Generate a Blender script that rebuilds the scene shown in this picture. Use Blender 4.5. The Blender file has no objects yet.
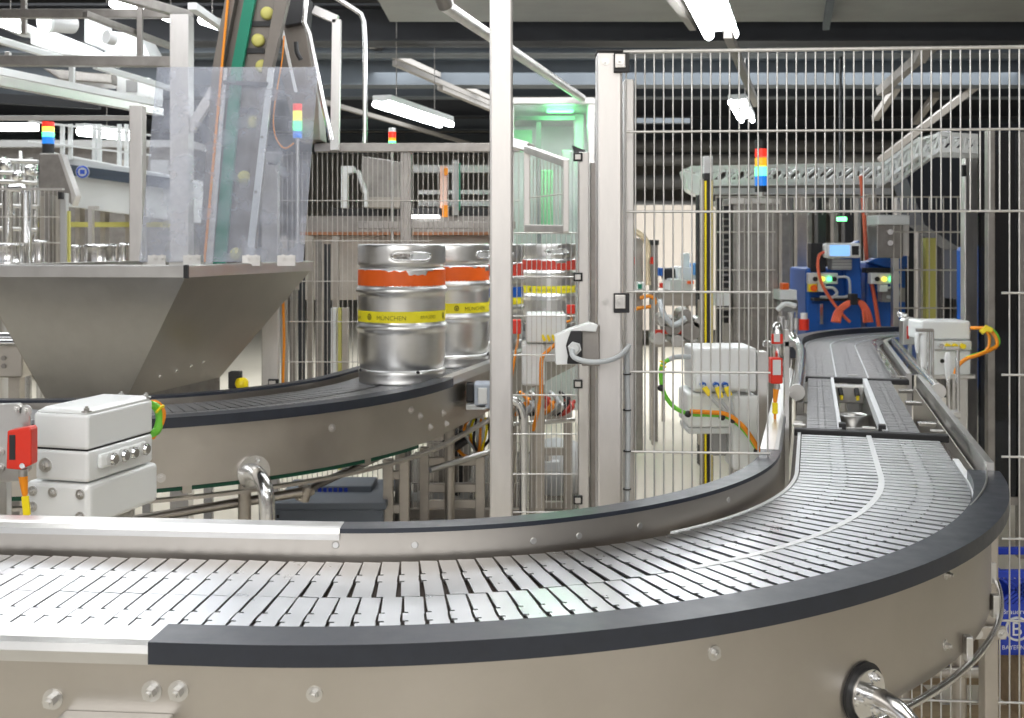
import bpy, math, random
from mathutils import Vector, Matrix
random.seed(7)
S = bpy.context.scene
COL = S.collection
PI = math.pi
CZ = 1.545            # camera height above the floor
F = 1080.0            # focal length in pixels of the 1024 x 718 frame
HY = 243.0            # row of the horizon

# ------------------------------------------------------------------ camera, world, lights, exposure
cam_d = bpy.data.cameras.new('camera'); cam = bpy.data.objects.new('camera', cam_d); COL.objects.link(cam)
cam.location = (0, 0, CZ); cam.rotation_euler = (PI / 2, 0, 0)
cam_d.sensor_width = 36.0; cam_d.lens = 36.0 * F / 1024.0; cam_d.shift_y = (HY - 359.0) / 1024.0
cam_d.clip_start = 0.05; cam_d.clip_end = 200
cam_d.dof.use_dof = True; cam_d.dof.focus_distance = 2.4; cam_d.dof.aperture_fstop = 9.0
S.camera = cam
S.view_settings.view_transform = 'Standard'; S.view_settings.look = 'None'
S.view_settings.gamma = 1.0; S.view_settings.use_curve_mapping = False
S.view_settings.exposure = 0.5
w = bpy.data.worlds.new('world'); S.world = w; w.use_nodes = True
wn = w.node_tree; wg = wn.nodes.new('ShaderNodeTexCoord'); ws = wn.nodes.new('ShaderNodeSeparateXYZ'); wr = wn.nodes.new('ShaderNodeValToRGB')
wm = wn.nodes.new('ShaderNodeMapRange'); wm.inputs[1].default_value = -1; wm.inputs[2].default_value = 1
wn.links.new(wg.outputs['Generated'], ws.inputs[0]); wn.links.new(ws.outputs[2], wm.inputs[0]); wn.links.new(wm.outputs[0], wr.inputs[0])
e = wr.color_ramp.elements; e[0].position = 0.40; e[0].color = (0.10, 0.085, 0.07, 1); e[1].position = 0.75; e[1].color = (0.90, 0.95, 1.0, 1)
e_ = wr.color_ramp.elements.new(0.52); e_.color = (0.34, 0.32, 0.31, 1)
wn.links.new(wr.outputs[0], wn.nodes['Background'].inputs[0]); wn.nodes['Background'].inputs[1].default_value = 0.9

def area(name, loc, sx, sy, power, col=(1, 0.97, 0.93), rot=(0, 0, 0)):
    d = bpy.data.lights.new(name, 'AREA'); d.shape = 'RECTANGLE'; d.size = sx; d.size_y = sy
    d.energy = power; d.color = col
    o = bpy.data.objects.new(name, d); o.location = loc; o.rotation_euler = rot; COL.objects.link(o)
    return o
area('fill_near', (-0.3, 1.2, 3.1), 3.0, 1.6, 24)  # added fill panel over the near bend, with no fixture of its own
area('fill_mid', (-0.6, 5.2, 3.0), 3.6, 2.4, 33, (0.97, 0.98, 1))  # added overhead fill for the middle of the hall
area('fill_far', (2.0, 12.5, 3.4), 7.0, 4.0, 330, (0.95, 0.98, 1))  # added fill that lifts the dark far hall
area('fill_left', (-5.0, 9.5, 4.7), 5.5, 6.5, 330, (0.95, 0.98, 1))  # added fill that brightens the machines at the left
area('fill_behind', (-0.5, -2.2, 2.9), 6.0, 1.6, 70, (1, 0.97, 0.94), (math.radians(72), 0, 0))  # added behind the camera to whiten the posts and fence wires

# ------------------------------------------------------------------ materials
def nodes(m): 
    m.use_nodes = True; nt = m.node_tree; return nt, nt.nodes, nt.links, nt.nodes['Principled BSDF']
def mat(name, col, rough=0.5, metal=0.0, var=0.0, scale=8.0, bump=0.0, stretch=(1, 1, 1), emit=None, es=0.0, coat=0.0, rvar=0.0, spec=None):
    m = bpy.data.materials.new(name); nt, N, L, b = nodes(m)
    b.inputs['Base Color'].default_value = (*col, 1); b.inputs['Roughness'].default_value = rough
    b.inputs['Metallic'].default_value = metal
    if spec is not None: b.inputs['Specular IOR Level'].default_value = spec
    if coat: b.inputs['Coat Weight'].default_value = coat
    if emit:
        b.inputs['Emission Color'].default_value = (*emit, 1); b.inputs['Emission Strength'].default_value = es
    if var or bump or rvar:
        tc = N.new('ShaderNodeTexCoord'); mp = N.new('ShaderNodeMapping'); mp.inputs['Scale'].default_value = stretch
        nz = N.new('ShaderNodeTexNoise'); nz.inputs['Scale'].default_value = scale; nz.inputs['Detail'].default_value = 6
        nz.inputs['Roughness'].default_value = 0.6
        L.new(tc.outputs['Object'], mp.inputs[0]); L.new(mp.outputs[0], nz.inputs['Vector'])
        if var:
            mr = N.new('ShaderNodeMapRange'); mr.inputs[1].default_value = 0.3; mr.inputs[2].default_value = 0.7
            mr.inputs[3].default_value = 1 - var; mr.inputs[4].default_value = 1 + var * 0.6
            mx = N.new('ShaderNodeMix'); mx.data_type = 'RGBA'; mx.blend_type = 'MULTIPLY'; mx.inputs[0].default_value = 1
            cc = N.new('ShaderNodeCombineColor')
            L.new(nz.outputs['Fac'], mr.inputs[0])
            for i in range(3): L.new(mr.outputs[0], cc.inputs[i])
            mx.inputs[6].default_value = (*col, 1); L.new(cc.outputs[0], mx.inputs[7]); L.new(mx.outputs[2], b.inputs['Base Color'])
        if rvar:
            m2 = N.new('ShaderNodeMapRange'); m2.inputs[1].default_value = 0.3; m2.inputs[2].default_value = 0.7
            m2.inputs[3].default_value = max(0.05, rough - rvar); m2.inputs[4].default_value = rough + rvar
            L.new(nz.outputs['Fac'], m2.inputs[0]); L.new(m2.outputs[0], b.inputs['Roughness'])
        if bump:
            bp = N.new('ShaderNodeBump'); bp.inputs['Strength'].default_value = bump; bp.inputs['Distance'].default_value = 0.002
            L.new(nz.outputs['Fac'], bp.inputs['Height']); L.new(bp.outputs[0], b.inputs['Normal'])
    return m
M = {}
M['steel'] = mat('brushed_steel', (0.66, 0.65, 0.63), 0.34, 1, 0.05, 14, 0.0, rvar=0.05)
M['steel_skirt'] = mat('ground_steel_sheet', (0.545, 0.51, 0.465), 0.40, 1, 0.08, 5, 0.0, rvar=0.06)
M['steel_post'] = mat('pickled_steel', (0.72, 0.70, 0.68), 0.45, 1, 0.12, 14, 0.04, (1, 1, 0.25), rvar=0.06)
M['steel_bright'] = mat('bright_steel', (0.80, 0.80, 0.80), 0.18, 1, 0.05, 25, rvar=0.05)
M['steel_dark'] = mat('dull_steel', (0.36, 0.34, 0.32), 0.45, 1, 0.2, 12)
M['chain'] = mat('chain_plate_steel', (0.66, 0.67, 0.69), 0.31, 1, 0.05, 16, 0.0, rvar=0.04)
M['chain_worn'] = mat('worn_chain_plate_steel', (0.46, 0.46, 0.47), 0.36, 1, 0.06, 11, 0.0, rvar=0.03)
M['bed'] = mat('greasy_chain_bed', (0.07, 0.05, 0.04), 0.6, 0.3)
M['black'] = mat('black_wear_plastic', (0.022, 0.027, 0.040), 0.34, 0, 0.15, 30, 0.0, rvar=0.05, spec=0.55)
M['blackmatt'] = mat('black_plastic', (0.02, 0.02, 0.022), 0.5)
M['white_strip'] = mat('white_wear_strip', (0.80, 0.82, 0.84), 0.4)
M['white'] = mat('white_lacquer', (0.82, 0.84, 0.84), 0.32, 0, 0.02, 4, coat=0.2)
M['offwhite'] = mat('offwhite_plastic', (0.66, 0.68, 0.68), 0.45)
M['keg'] = mat('keg_steel', (0.80, 0.80, 0.79), 0.33, 1, 0.05, 9, 0.0, (1, 1, 3), rvar=0.05)
M['orange'] = mat('orange_paint', (0.86, 0.13, 0.01), 0.4, 0, 0.04, 20)
M['yellow'] = mat('yellow_label', (0.90, 0.80, 0.02), 0.5)
M['red'] = mat('red_plastic', (0.72, 0.035, 0.015), 0.35)
M['darkred'] = mat('dark_red_paint', (0.55, 0.05, 0.03), 0.45)
M['blue'] = mat('blue_paint', (0.01, 0.11, 0.48), 0.35)
M['crate_blue'] = mat('blue_crate_plastic', (0.02, 0.06, 0.55), 0.42)
M['orange_cable'] = mat('orange_cable_sheath', (0.90, 0.30, 0.01), 0.45)
M['hose'] = mat('salmon_hose', (0.85, 0.16, 0.08), 0.4)
M['green_cable'] = mat('green_cable_sheath', (0.18, 0.62, 0.05), 0.45)
M['yellow_plastic'] = mat('yellow_plastic', (0.92, 0.72, 0.01), 0.4)
M['grey_cable'] = mat('grey_cable_sheath', (0.52, 0.55, 0.57), 0.4)
M['ink'] = mat('printed_ink', (0.22, 0.19, 0.01), 0.6)
M['whiteink'] = mat('white_print', (0.85, 0.87, 0.9), 0.5)
M['galv'] = mat('galvanised_wire', (0.70, 0.69, 0.67), 0.42, 0.85, 0.1, 30)
M['galv_far'] = mat('weathered_wire', (0.60, 0.57, 0.53), 0.5, 0.7)
M['beam'] = mat('blue_grey_beam', (0.10, 0.115, 0.13), 0.6, 0, 0.15, 2)
M['beam_dark'] = mat('dark_beam', (0.035, 0.037, 0.042), 0.7, 0, 0.2, 2)
M['beam_warm'] = mat('pale_roof_bar', (0.27, 0.25, 0.23), 0.6)
M['duct'] = mat('pale_duct', (0.26, 0.25, 0.235), 0.55, 0.2, 0.1, 2)
M['frame_steel'] = mat('warm_steel_frame', (0.52, 0.48, 0.43), 0.42, 0.9, 0.15, 8)
M['dark_rail'] = mat('dark_brown_steel', (0.20, 0.18, 0.16), 0.45, 0.8, 0.1, 8)
M['dark_green'] = mat('dark_green_strip', (0.0, 0.06, 0.03), 0.5)
M['green'] = mat('green_belt', (0.0, 0.22, 0.13), 0.45)
M['capyellow'] = mat('pale_yellow_cap', (0.62, 0.58, 0.16), 0.5)
M['grey_bin'] = mat('grey_bin_plastic', (0.20, 0.23, 0.27), 0.5)
M['grey'] = mat('grey_paint', (0.30, 0.30, 0.30), 0.5)
M['grey_light'] = mat('light_grey_paint', (0.50, 0.50, 0.50), 0.5)
M['stripe'] = mat('slate_stripe', (0.07, 0.09, 0.12), 0.45)
M['screen'] = mat('lit_screen', (0.1, 0.2, 0.35), 0.3, emit=(0.25, 0.5, 0.9), es=0.8)
M['tube'] = mat('lit_fluorescent_tube', (1, 1, 1), 0.5, emit=(0.95, 0.98, 1.0), es=16)
M['tube_soft'] = mat('lit_lamp_strip', (1, 1, 1), 0.5, emit=(0.95, 0.98, 1.0), es=5)
for n, c, s in (('l_red', (1, 0.04, 0.02), 0.7), ('l_amber', (1, 0.5, 0.02), 0.6), ('l_green', (0.1, 1, 0.3), 2.2), ('l_blue', (0.02, 0.25, 0.9), 0.5), ('l_yellow', (1, 0.8, 0.1), 1.2)):
    M[n] = mat('lens_' + n[2:], tuple(x * 0.6 for x in c), 0.3, emit=c, es=s)
M['green_lamp'] = mat('green_signal_lamp', (0.2, 1, 0.4), 0.4, emit=(0.15, 1, 0.3), es=3)

def glassy(name, tint=(1, 1, 1), haze=0.12, dark=0.0, streak=True):
    """thin acrylic: mostly clear, a smooth reflection, and a scuffed milky film"""
    m = bpy.data.materials.new(name); m.use_nodes = True; nt = m.node_tree; N = nt.nodes; L = nt.links
    N.clear(); out = N.new('ShaderNodeOutputMaterial')
    tr = N.new('ShaderNodeBsdfTransparent'); tr.inputs[0].default_value = (*tint, 1)
    gl = N.new('ShaderNodeBsdfGlossy'); gl.inputs['Roughness'].default_value = 0.08
    df = N.new('ShaderNodeBsdfDiffuse'); df.inputs[0].default_value = (0.80, 0.84, 0.95, 1) if not dark else (dark, dark, dark, 1)
    fr = N.new('ShaderNodeFresnel'); fr.inputs[0].default_value = 1.5
    m1 = N.new('ShaderNodeMixShader'); m2 = N.new('ShaderNodeMixShader')
    L.new(fr.outputs[0], m1.inputs[0]); L.new(tr.outputs[0], m1.inputs[1]); L.new(gl.outputs[0], m1.inputs[2])
    nz = N.new('ShaderNodeTexNoise'); nz.inputs['Scale'].default_value = 9; nz.inputs['Detail'].default_value = 9
    tc = N.new('ShaderNodeTexCoord'); L.new(tc.outputs['Object'], nz.inputs['Vector'])
    mr = N.new('ShaderNodeMapRange'); mr.inputs[1].default_value = 0.3; mr.inputs[2].default_value = 0.7
    mr.inputs[3].default_value = haze * 0.6; mr.inputs[4].default_value = haze * 1.5
    L.new(nz.outputs['Fac'], mr.inputs[0]); L.new(mr.outputs[0], m2.inputs[0])
    L.new(m1.outputs[0], m2.inputs[1]); L.new(df.outputs[0], m2.inputs[2]); L.new(m2.outputs[0], out.inputs[0])
    return m
M['acrylic'] = glassy('scuffed_acrylic', (0.97, 0.98, 1.0), 0.23)
M['clear'] = glassy('clear_pane', (0.95, 0.98, 0.97), 0.05)
M['darkpane'] = glassy('smoked_pane', (0.16, 0.17, 0.20), 0.10, dark=0.05)

def floor_mat():
    m = mat('sealed_floor', (0.78, 0.72, 0.60), 0.35, 0, 0.05, 0.9, 0.0); return m
M['floor'] = floor_mat()
M['ceiling'] = mat('concrete_ceiling', (0.30, 0.30, 0.28), 0.8, 0, 0.10, 3)
M['roof'] = mat('dark_roof_sheet', (0.045, 0.045, 0.048), 0.8, 0, 0.2, 1)
M['wall'] = mat('pale_wall_panel', (0.46, 0.43, 0.39), 0.7, 0, 0.06, 1)

# ------------------------------------------------------------------ geometry helpers
def W(px, py, Y):
    """world point seen at column px, row py when it stands Y metres in front of the camera"""
    return Vector(((px - 512) * Y / F, Y, CZ - (py - HY) * Y / F))
ORG = {}
class MB:
    def __init__(s): s.v = []; s.f = []; s.sm = []
    def add(s, vs, fs, smooth=False):
        n = len(s.v); s.v += [Vector(q) for q in vs]; s.f += [tuple(n + i for i in f) for f in fs]; s.sm += [smooth] * len(fs); return s
    def hexa(s, b, t):
        return s.add(list(b) + list(t), [(3, 2, 1, 0), (4, 5, 6, 7), (0, 1, 5, 4), (1, 2, 6, 5), (2, 3, 7, 6), (3, 0, 4, 7)])
    def box(s, c, d, rz=0, R=None):
        x, y, z = d[0] / 2, d[1] / 2, d[2] / 2; R = R or Matrix.Rotation(rz, 3, 'Z'); c = Vector(c)
        p = [c + R @ Vector(q) for q in ((-x, -y, -z), (x, -y, -z), (x, y, -z), (-x, y, -z), (-x, -y, z), (x, -y, z), (x, y, z), (-x, y, z))]
        return s.hexa(p[:4], p[4:])
    def bb(s, x0, x1, y0, y1, z0, z1): return s.box(((x0 + x1) / 2, (y0 + y1) / 2, (z0 + z1) / 2), (abs(x1 - x0), abs(y1 - y0), abs(z1 - z0)))
    def px(s, a, b, c, d, Y, dep):
        """box whose front face spans columns a..c and rows b..d at distance Y"""
        p = W(a, b, Y); q = W(c, d, Y); return s.bb(p.x, q.x, Y, Y + dep, q.z, p.z)
    def prism_px(s, pts, Y, dep):
        P = [W(x, y, Y) for x, y in pts]; n = len(P); Q = [p + Vector((0, dep, 0)) for p in P]
        s.add(P + Q, [tuple(range(n))[::-1], tuple(range(n, 2 * n))] + [(i, (i + 1) % n, (i + 1) % n + n, i + n) for i in range(n)]); return s
    def bar(s, p, q, wx, wy=None):
        p = Vector(p); q = Vector(q); d = q - p; L = d.length; z = d / L
        up = Vector((0, 1, 0)) if abs(z.y) < 0.9 else Vector((0, 0, 1))
        x = up.cross(z).normalized(); y = z.cross(x); R = Matrix((x, y, z)).transposed()
        return s.box((p + q) / 2, (wx, wy or wx, L), R=R)
    def cyl(s, p, q, r, r2=None, n=16, caps=True, smooth=True):
        p = Vector(p); q = Vector(q); d = (q - p).normalized(); a = d.orthogonal().normalized(); b = d.cross(a); r2 = r if r2 is None else r2
        A = [p + (a * math.cos(t) + b * math.sin(t)) * r for t in (2 * PI * i / n for i in range(n))]
        B = [q + (a * math.cos(t) + b * math.sin(t)) * r2 for t in (2 * PI * i / n for i in range(n))]
        s.add(A + B, [(i, (i + 1) % n, (i + 1) % n + n, i + n) for i in range(n)], smooth)
        if caps: s.add(A, [tuple(range(n))[::-1]]); s.add(B, [tuple(range(n))])
        return s
    def tube(s, pts, r, n=8):
        P = [Vector(p) for p in pts]; T = []
        for i in range(len(P)): T.append((P[min(i + 1, len(P) - 1)] - P[max(i - 1, 0)]).normalized())
        a = T[0].orthogonal().normalized(); V = []
        for i, p in enumerate(P):
            a = (a - T[i] * a.dot(T[i])).normalized(); b = T[i].cross(a)
            rr = r[i] if isinstance(r, (list, tuple)) else r
            V += [p + (a * math.cos(t) + b * math.sin(t)) * rr for t in (2 * PI * k / n for k in range(n))]
        m = len(P); s.add(V, [(i * n + k, i * n + (k + 1) % n, (i + 1) * n + (k + 1) % n, (i + 1) * n + k) for i in range(m - 1) for k in range(n)], True)
        s.add(V[:n], [tuple(range(n))[::-1]]); s.add(V[-n:], [tuple(range(n))]); return s
    def lathe(s, prof, c=(0, 0, 0), n=32, axis=None):
        c = Vector(c); R = Matrix.Identity(3) if axis is None else Vector((0, 0, 1)).rotation_difference(Vector(axis)).to_matrix()
        V = []; m = len(prof)
        for r, z in prof: V += [c + R @ Vector((r * math.cos(t), r * math.sin(t), z)) for t in (2 * PI * k / n for k in range(n))]
        return s.add(V, [(i * n + k, i * n + (k + 1) % n, (i + 1) * n + (k + 1) % n, (i + 1) * n + k) for i in range(m - 1) for k in range(n)], True)
    def ball(s, c, r, n=12, sz=1.0):
        return s.lathe([(max(1e-4, r * math.sin(PI * i / 8)), -r * sz * math.cos(PI * i / 8)) for i in range(9)], c, n)
    def torus(s, c, R, r, axis=(0, 0, 1), n=28, m=8):
        return s.lathe([(R + r * math.cos(2 * PI * i / m), r * math.sin(2 * PI * i / m)) for i in range(m + 1)], c, n, axis)
    def build(s, name, m, parent=None, bevel=0.0, origin=None, segs=2):
        if parent is not None: o0 = ORG[parent.name]
        elif origin is not None: o0 = Vector(origin)
        else:
            xs = [p.x for p in s.v]; ys = [p.y for p in s.v]; zs = [p.z for p in s.v]
            o0 = Vector(((min(xs) + max(xs)) / 2, (min(ys) + max(ys)) / 2, min(zs)))
        me = bpy.data.meshes.new(name); me.from_pydata([p - o0 for p in s.v], [], s.f)
        me.polygons.foreach_set('use_smooth', s.sm); me.materials.append(m if not isinstance(m, str) else M[m])
        o = bpy.data.objects.new(name, me); COL.objects.link(o); ORG[o.name] = o0
        if parent is None: o.location = o0
        else: o.parent = parent
        if bevel:
            b = o.modifiers.new('bevel', 'BEVEL'); b.width = bevel; b.segments = segs; b.limit_method = 'ANGLE'; b.angle_limit = 0.7
        return o
def tag(o, label, cat, group=None, kind=None):
    o['label'] = label; o['category'] = cat
    if group: o['group'] = group
    if kind: o['kind'] = kind
    return o
def thing(name, loc, label, cat, group=None):
    o = bpy.data.objects.new(name, None); COL.objects.link(o); o.location = loc; o.empty_display_size = 0.1
    ORG[o.name] = Vector(loc); return tag(o, label, cat, group)
def struct(o): o['kind'] = 'structure'; return o
def kids(o): return [c for c in bpy.data.objects if c.parent == o]
def dup(o, loc, rz=0, label=None):
    r = o.copy(); COL.objects.link(r); r.location = loc; r.rotation_euler = (0, 0, rz)
    if label: r['label'] = label
    for c in kids(o):
        k = c.copy(); COL.objects.link(k); k.parent = r
        for g in kids(c):
            h = g.copy(); COL.objects.link(h); h.parent = k
    return r
def smooth_pts(P, n=6):
    P = [Vector(p) for p in P]; Q = [P[0]] + P + [P[-1]]; out = []
    for i in range(1, len(Q) - 2):
        a, b, c, d = Q[i - 1:i + 3]
        for k in range(n):
            t = k / n; out.append(0.5 * ((2 * b) + (c - a) * t + (2 * a - 5 * b + 4 * c - d) * t * t + (3 * b - a - 3 * c + d) * t ** 3))
    return out + [P[-1]]
def cable(px_pts, r, n=6, dens=6):
    return MB().tube(smooth_pts([W(*p) for p in px_pts], dens), r, n)
def text_mb(txt, size, place, flip=1):
    cu = bpy.data.curves.new('t', 'FONT'); cu.body = txt; cu.size = size; cu.resolution_u = 3
    o = bpy.data.objects.new('t', cu); me = bpy.data.meshes.new_from_object(o)
    mb = MB(); mb.add([place(v.co.x, v.co.y) for v in me.vertices], [tuple(p.vertices) for p in me.polygons])
    bpy.data.objects.remove(o); bpy.data.curves.remove(cu); bpy.data.meshes.remove(me); return mb
def hexbolt(mb, c, ax, r=0.008, h=0.007, washer=True):
    c = Vector(c); ax = Vector(ax).normalized()
    if washer: mb.cyl(c - ax * 0.001, c + ax * 0.002, r * 1.7, n=16)
    mb.cyl(c + ax * 0.002, c + ax * (0.002 + h), r, n=6, smooth=False)
    mb.cyl(c + ax * (0.002 + h), c + ax * (0.006 + h), r * 0.55, n=10)

# ------------------------------------------------------------------ tracks: conveyor centre lines
class Track:
    def __init__(s, segs, s0=0.0):
        s.segs = segs; s.s0 = s0; s.L = sum(x[-1] for x in segs)
    def at(s, u):
        u -= s.s0
        for i, g in enumerate(s.segs):
            if u <= g[-1] or i == len(s.segs) - 1:
                if g[0] == 'l':
                    _, p, h, L = g; t = Vector((math.cos(h), math.sin(h))); return p + t * u, t
                _, c, R, h0, sg, L = g; h = h0 + sg * u / R; t = Vector((math.cos(h), math.sin(h)))
                nr = Vector((t.y, -t.x)) * sg; return c + nr * R, t
            u -= g[-1]
    def pt(s, u, d, z):
        p, t = s.at(u); return Vector((p.x + t.y * d, p.y - t.x * d, z))
def sweep(tr, u0, u1, prof, step=0.035, smooth=True, mb=None):
    mb = mb or MB(); n = max(2, int((u1 - u0) / step)); V = []; k = None
    for i in range(n + 1):
        u = u0 + (u1 - u0) * i / n; pr = prof(u) if callable(prof) else prof; k = len(pr)
        V += [tr.pt(u, d, z) for d, z in pr]
    base = len(mb.v)
    # separate rings per profile edge keep the edges crisp while the run stays smooth
    for e in range(k):
        e2 = (e + 1) % k; vs = []
        for i in range(n + 1): vs += [V[i * k + e], V[i * k + e2]]
        mb.add(vs, [(2 * i, 2 * i + 2, 2 * i + 3, 2 * i + 1) for i in range(n)], smooth)
    mb.add(V[:k], [tuple(range(k))]); mb.add(V[-k:], [tuple(range(k))[::-1]])
    return mb
HL = math.radians(-4.4); HR = math.radians(74.5)
RM = 1.29; TURN = HR - HL; ARC = RM * TURN
def bend_track(C, pre, post, extra=None):
    t = Vector((math.cos(HL), math.sin(HL))); a = C + Vector((t.y, -t.x)) * RM
    t2 = Vector((math.cos(HR), math.sin(HR))); b = C + Vector((t2.y, -t2.x)) * RM
    sg = [('l', a - t * pre, HL, pre), ('a', C, RM, HL, 1, ARC), ('l', b, HR, post)]
    return Track(sg + (extra or []), -pre), b, t2
def lane(tr, u0, u1, d0, d1, z, pitch=0.0381, mb=None, th=0.004, tilt=0.007, gap=0.0062):
    """table-top chain: every plate is a rigid flat link with a hinge knuckle in its middle"""
    mb = mb or MB(); dm = (d0 + d1) / 2; hw = (d1 - d0) / 2 - 0.001; a = pitch / 2 - gap / 2; us = []; u = u0 + pitch / 2
    while u < u1 - pitch / 2:      # links keep their pitch along their own lane, not along the track's centre line
        us.append(u); p0 = tr.pt(u, dm, 0); p1 = tr.pt(u + 0.01, dm, 0); u += pitch * 0.01 / (p1 - p0).length
    n = len(us); kw = hw * 0.17; kn = 0.0055
    out = [(-a, -hw), (-a, -kw - kn), (-a + 0.006, -kw - kn), (-a + 0.006, -kw), (-a - gap * 0.5, -kw), (-a - gap * 0.5, kw), (-a + 0.006, kw), (-a + 0.006, kw + kn), (-a, kw + kn), (-a, hw),
           (a, hw), (a, kw + kn), (a, kw), (a - 0.001, kw), (a - 0.001, -kw), (a, -kw), (a, -kw - kn), (a, -hw)]
    for i in range(n):
        u = us[i]; p, t = tr.at(u); nr = Vector((t.y, -t.x)); c = p + nr * dm
        ta = random.uniform(-tilt, tilt); tb = random.uniform(-tilt, tilt) * 0.4; dz = random.uniform(-0.0003, 0.0003)
        top = [Vector((c.x + t.x * a_ + nr.x * b_, c.y + t.y * a_ + nr.y * b_, z + dz + a_ * (-0.045 + ta * 2) + b_ * tb)) for a_, b_ in out]
        bot = [q - Vector((0, 0, th)) for q in top]; m = len(out)
        mb.add(top + bot, [tuple(range(m))[::-1]] + [(k, (k + 1) % m, (k + 1) % m + m, k + m) for k in range(m)])
    return mb
# ------------------------------------------------------------------ the hall
f = MB().bb(-14, 10, -3, 30, -0.2, 0).build('floor', 'floor'); struct(f)
c = MB().bb(-0.95, 10, -3, 8.4, CZ + 1.72, CZ + 1.95)
c = c.build('ceiling', 'ceiling'); struct(c)
c = MB().bb(-14, 10, 8.4, 30, CZ + 3.4, CZ + 3.6).bb(-14, -0.95, -3, 8.4, CZ + 3.4, CZ + 3.6).build('ceiling', 'roof'); struct(c)
struct(MB().bb(-14, 10, 29.8, 30, 0, 5).build('wall_back', 'wall'))
struct(MB().bb(-14.2, -14, -3, 30, 0, 5).build('wall_left', 'wall'))
struct(MB().bb(10, 10.2, -3, 30, 0, 5).build('wall_right', 'wall'))
def ibeam(y, zb, x0, x1, h, wd, m, n):
    mb = MB().bb(x0, x1, y, y + wd, zb, zb + 0.02).bb(x0, x1, y, y + wd, zb + h - 0.02, zb + h).bb(x0, x1, y + wd / 2 - 0.01, y + wd / 2 + 0.01, zb, zb + h)
    struct(mb.build('trim_%d' % n, m))
k = 1
ibeam(8.55, CZ + 1.60, -7, 10, 0.30, 0.3, 'beam_dark', k); k += 1
ibeam(10.0, CZ + 1.76, -14, 10, 0.22, 0.3, 'beam', k); k += 1
ibeam(11.6, CZ + 1.70, -14, 10, 0.30, 0.3, 'beam', k); k += 1
ibeam(13.2, CZ + 1.93, -14, 10, 0.26, 0.3, 'beam_dark', k); k += 1
ibeam(14.4, CZ + 1.95, -14, 10, 0.30, 0.3, 'beam', k); k += 1
ibeam(17.5, CZ + 2.05, -14, 10, 0.36, 0.3, 'beam_dark', k); k += 1
ibeam(20.5, CZ + 2.15, -14, 10, 0.40, 0.3, 'beam', k); k += 1
ibeam(24.0, CZ + 2.0, -14, 10, 0.45, 0.3, 'beam', k); k += 1
for px, Y, r, lab in ((146, 19, 0.11, 'uppermost pale pipe crossing the hall below the dark roof'), (160, 18, 0.10, 'second pale pipe crossing the hall, just under the uppermost one'), (182, 18.5, 0.13, 'thick pale pipe crossing the hall behind the white truss'), (205, 17.5, 0.07, 'lowest thin pale pipe crossing the hall behind the wire fence')):
    p = W(630, px, Y); q = W(900, px, Y)
    tag(MB().cyl((p.x - 0.8, Y, p.z), (q.x + 3, Y, q.z), r, n=14).build('pipe', 'duct'), lab, 'pipe', 'pipes under the far roof')
# roof bars running away from the camera
def roofbar(a, b, w_, lab, m='beam_warm'):
    tag(MB().bar(a, b, w_, w_).build('roof_bar', m), lab, 'roof bar', 'bars under the roof')
dv = Vector((0.2674, 0.9636, 0))
def bar_at(px, py, Y, L, w_, lab): p = W(px, py, Y); roofbar(p, p + dv * L, w_, lab)
bar_at(345, 33, 9.4, 6.0, 0.06, 'pale roof bar above the fluorescent lamp left of the tall post')
bar_at(395, 63, 9.6, 4.6, 0.05, 'short pale roof bar between two roof beams left of the tall post')
bar_at(440, 87, 10.8, 6.0, 0.06, 'pale roof bar right of the left fluorescent lamp')
bar_at(318, 100, 12, 6.0, 0.05, 'low pale roof bar left of the left fluorescent lamp')
bar_at(930, 40, 8.9, 0.9, 0.10, 'short slanting roof bar at the top right, left of its twin')
for (a, b, Y, lab) in (((1010, 60), (880, 160), 12.8, 'long slanting brace under the roof at the right edge'), ((915, 62), (875, 118), 12.6, 'steep slanting brace under the roof, left of the long one'), ((985, 0), (880, 92), 8.9, 'upper slanting brace at the top right corner'), ((936, 95), (915, 122), 14.0, 'short slanting brace under the roof near the right edge')):
    p = W(*a, Y); q = W(*b, Y + 1.5); roofbar(p, q, 0.08, lab)
# fluorescent lamps
def lamp(px, py, Y, L, lab, h=0.0, sep=0.055, soft=False, r=0.026):
    p = W(px, py, Y); q = p + dv * L; n = Vector((0.9636, -0.2674, 0))
    t = thing('fluorescent_lamp', p, lab, 'lamp', 'twin tube lamps under the roof')
    MB().bar(p + Vector((0, 0, 0.045)), q + Vector((0, 0, 0.045)), 0.16, 0.05).build('lamp_housing', 'offwhite', t, 0.006)
    for sg in (-1, 1):
        MB().cyl(p + n * sg * sep, q + n * sg * sep, r, n=12).build('lamp_tube', 'tube_soft' if soft else 'tube', t)
    hz_ = CZ + (1.72 if p.x > -0.95 and p.y < 8 else 3.4)
    for k_ in (0.2, 0.8): c_ = p.lerp(q, k_); MB().cyl(Vector((c_.x, c_.y, p.z + 0.06)), Vector((c_.x, c_.y, hz_)), 0.004, n=6).build('hanger', 'steel_dark', t)
    return t
lamp(697, -21, 5.6, 1.55, 'near twin tube lamp at the top edge, under the concrete ceiling', sep=0.08, r=0.034)
lamp(737, 102, 9.6, 1.5, 'small far twin tube lamp behind the wire fence top')
lamp(382, 104, 8.3, 1.5, 'twin tube lamp left of the tall post, under the roof beams')
for i, (x, y) in enumerate(((-1.6, 0.9), (0.1, 4.3), (2.4, 2.2))):
    p = Vector((x, y, CZ + 1.45)); pp = (512 + F * x / y, HY - F * (p.z - CZ) / y)
    lamp(pp[0], pp[1], y, 1.5, 'twin tube lamp overhead, ' + ['above the near left end of the large conveyor', 'above the wire gate', 'above the right end of the bend'][i])
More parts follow.
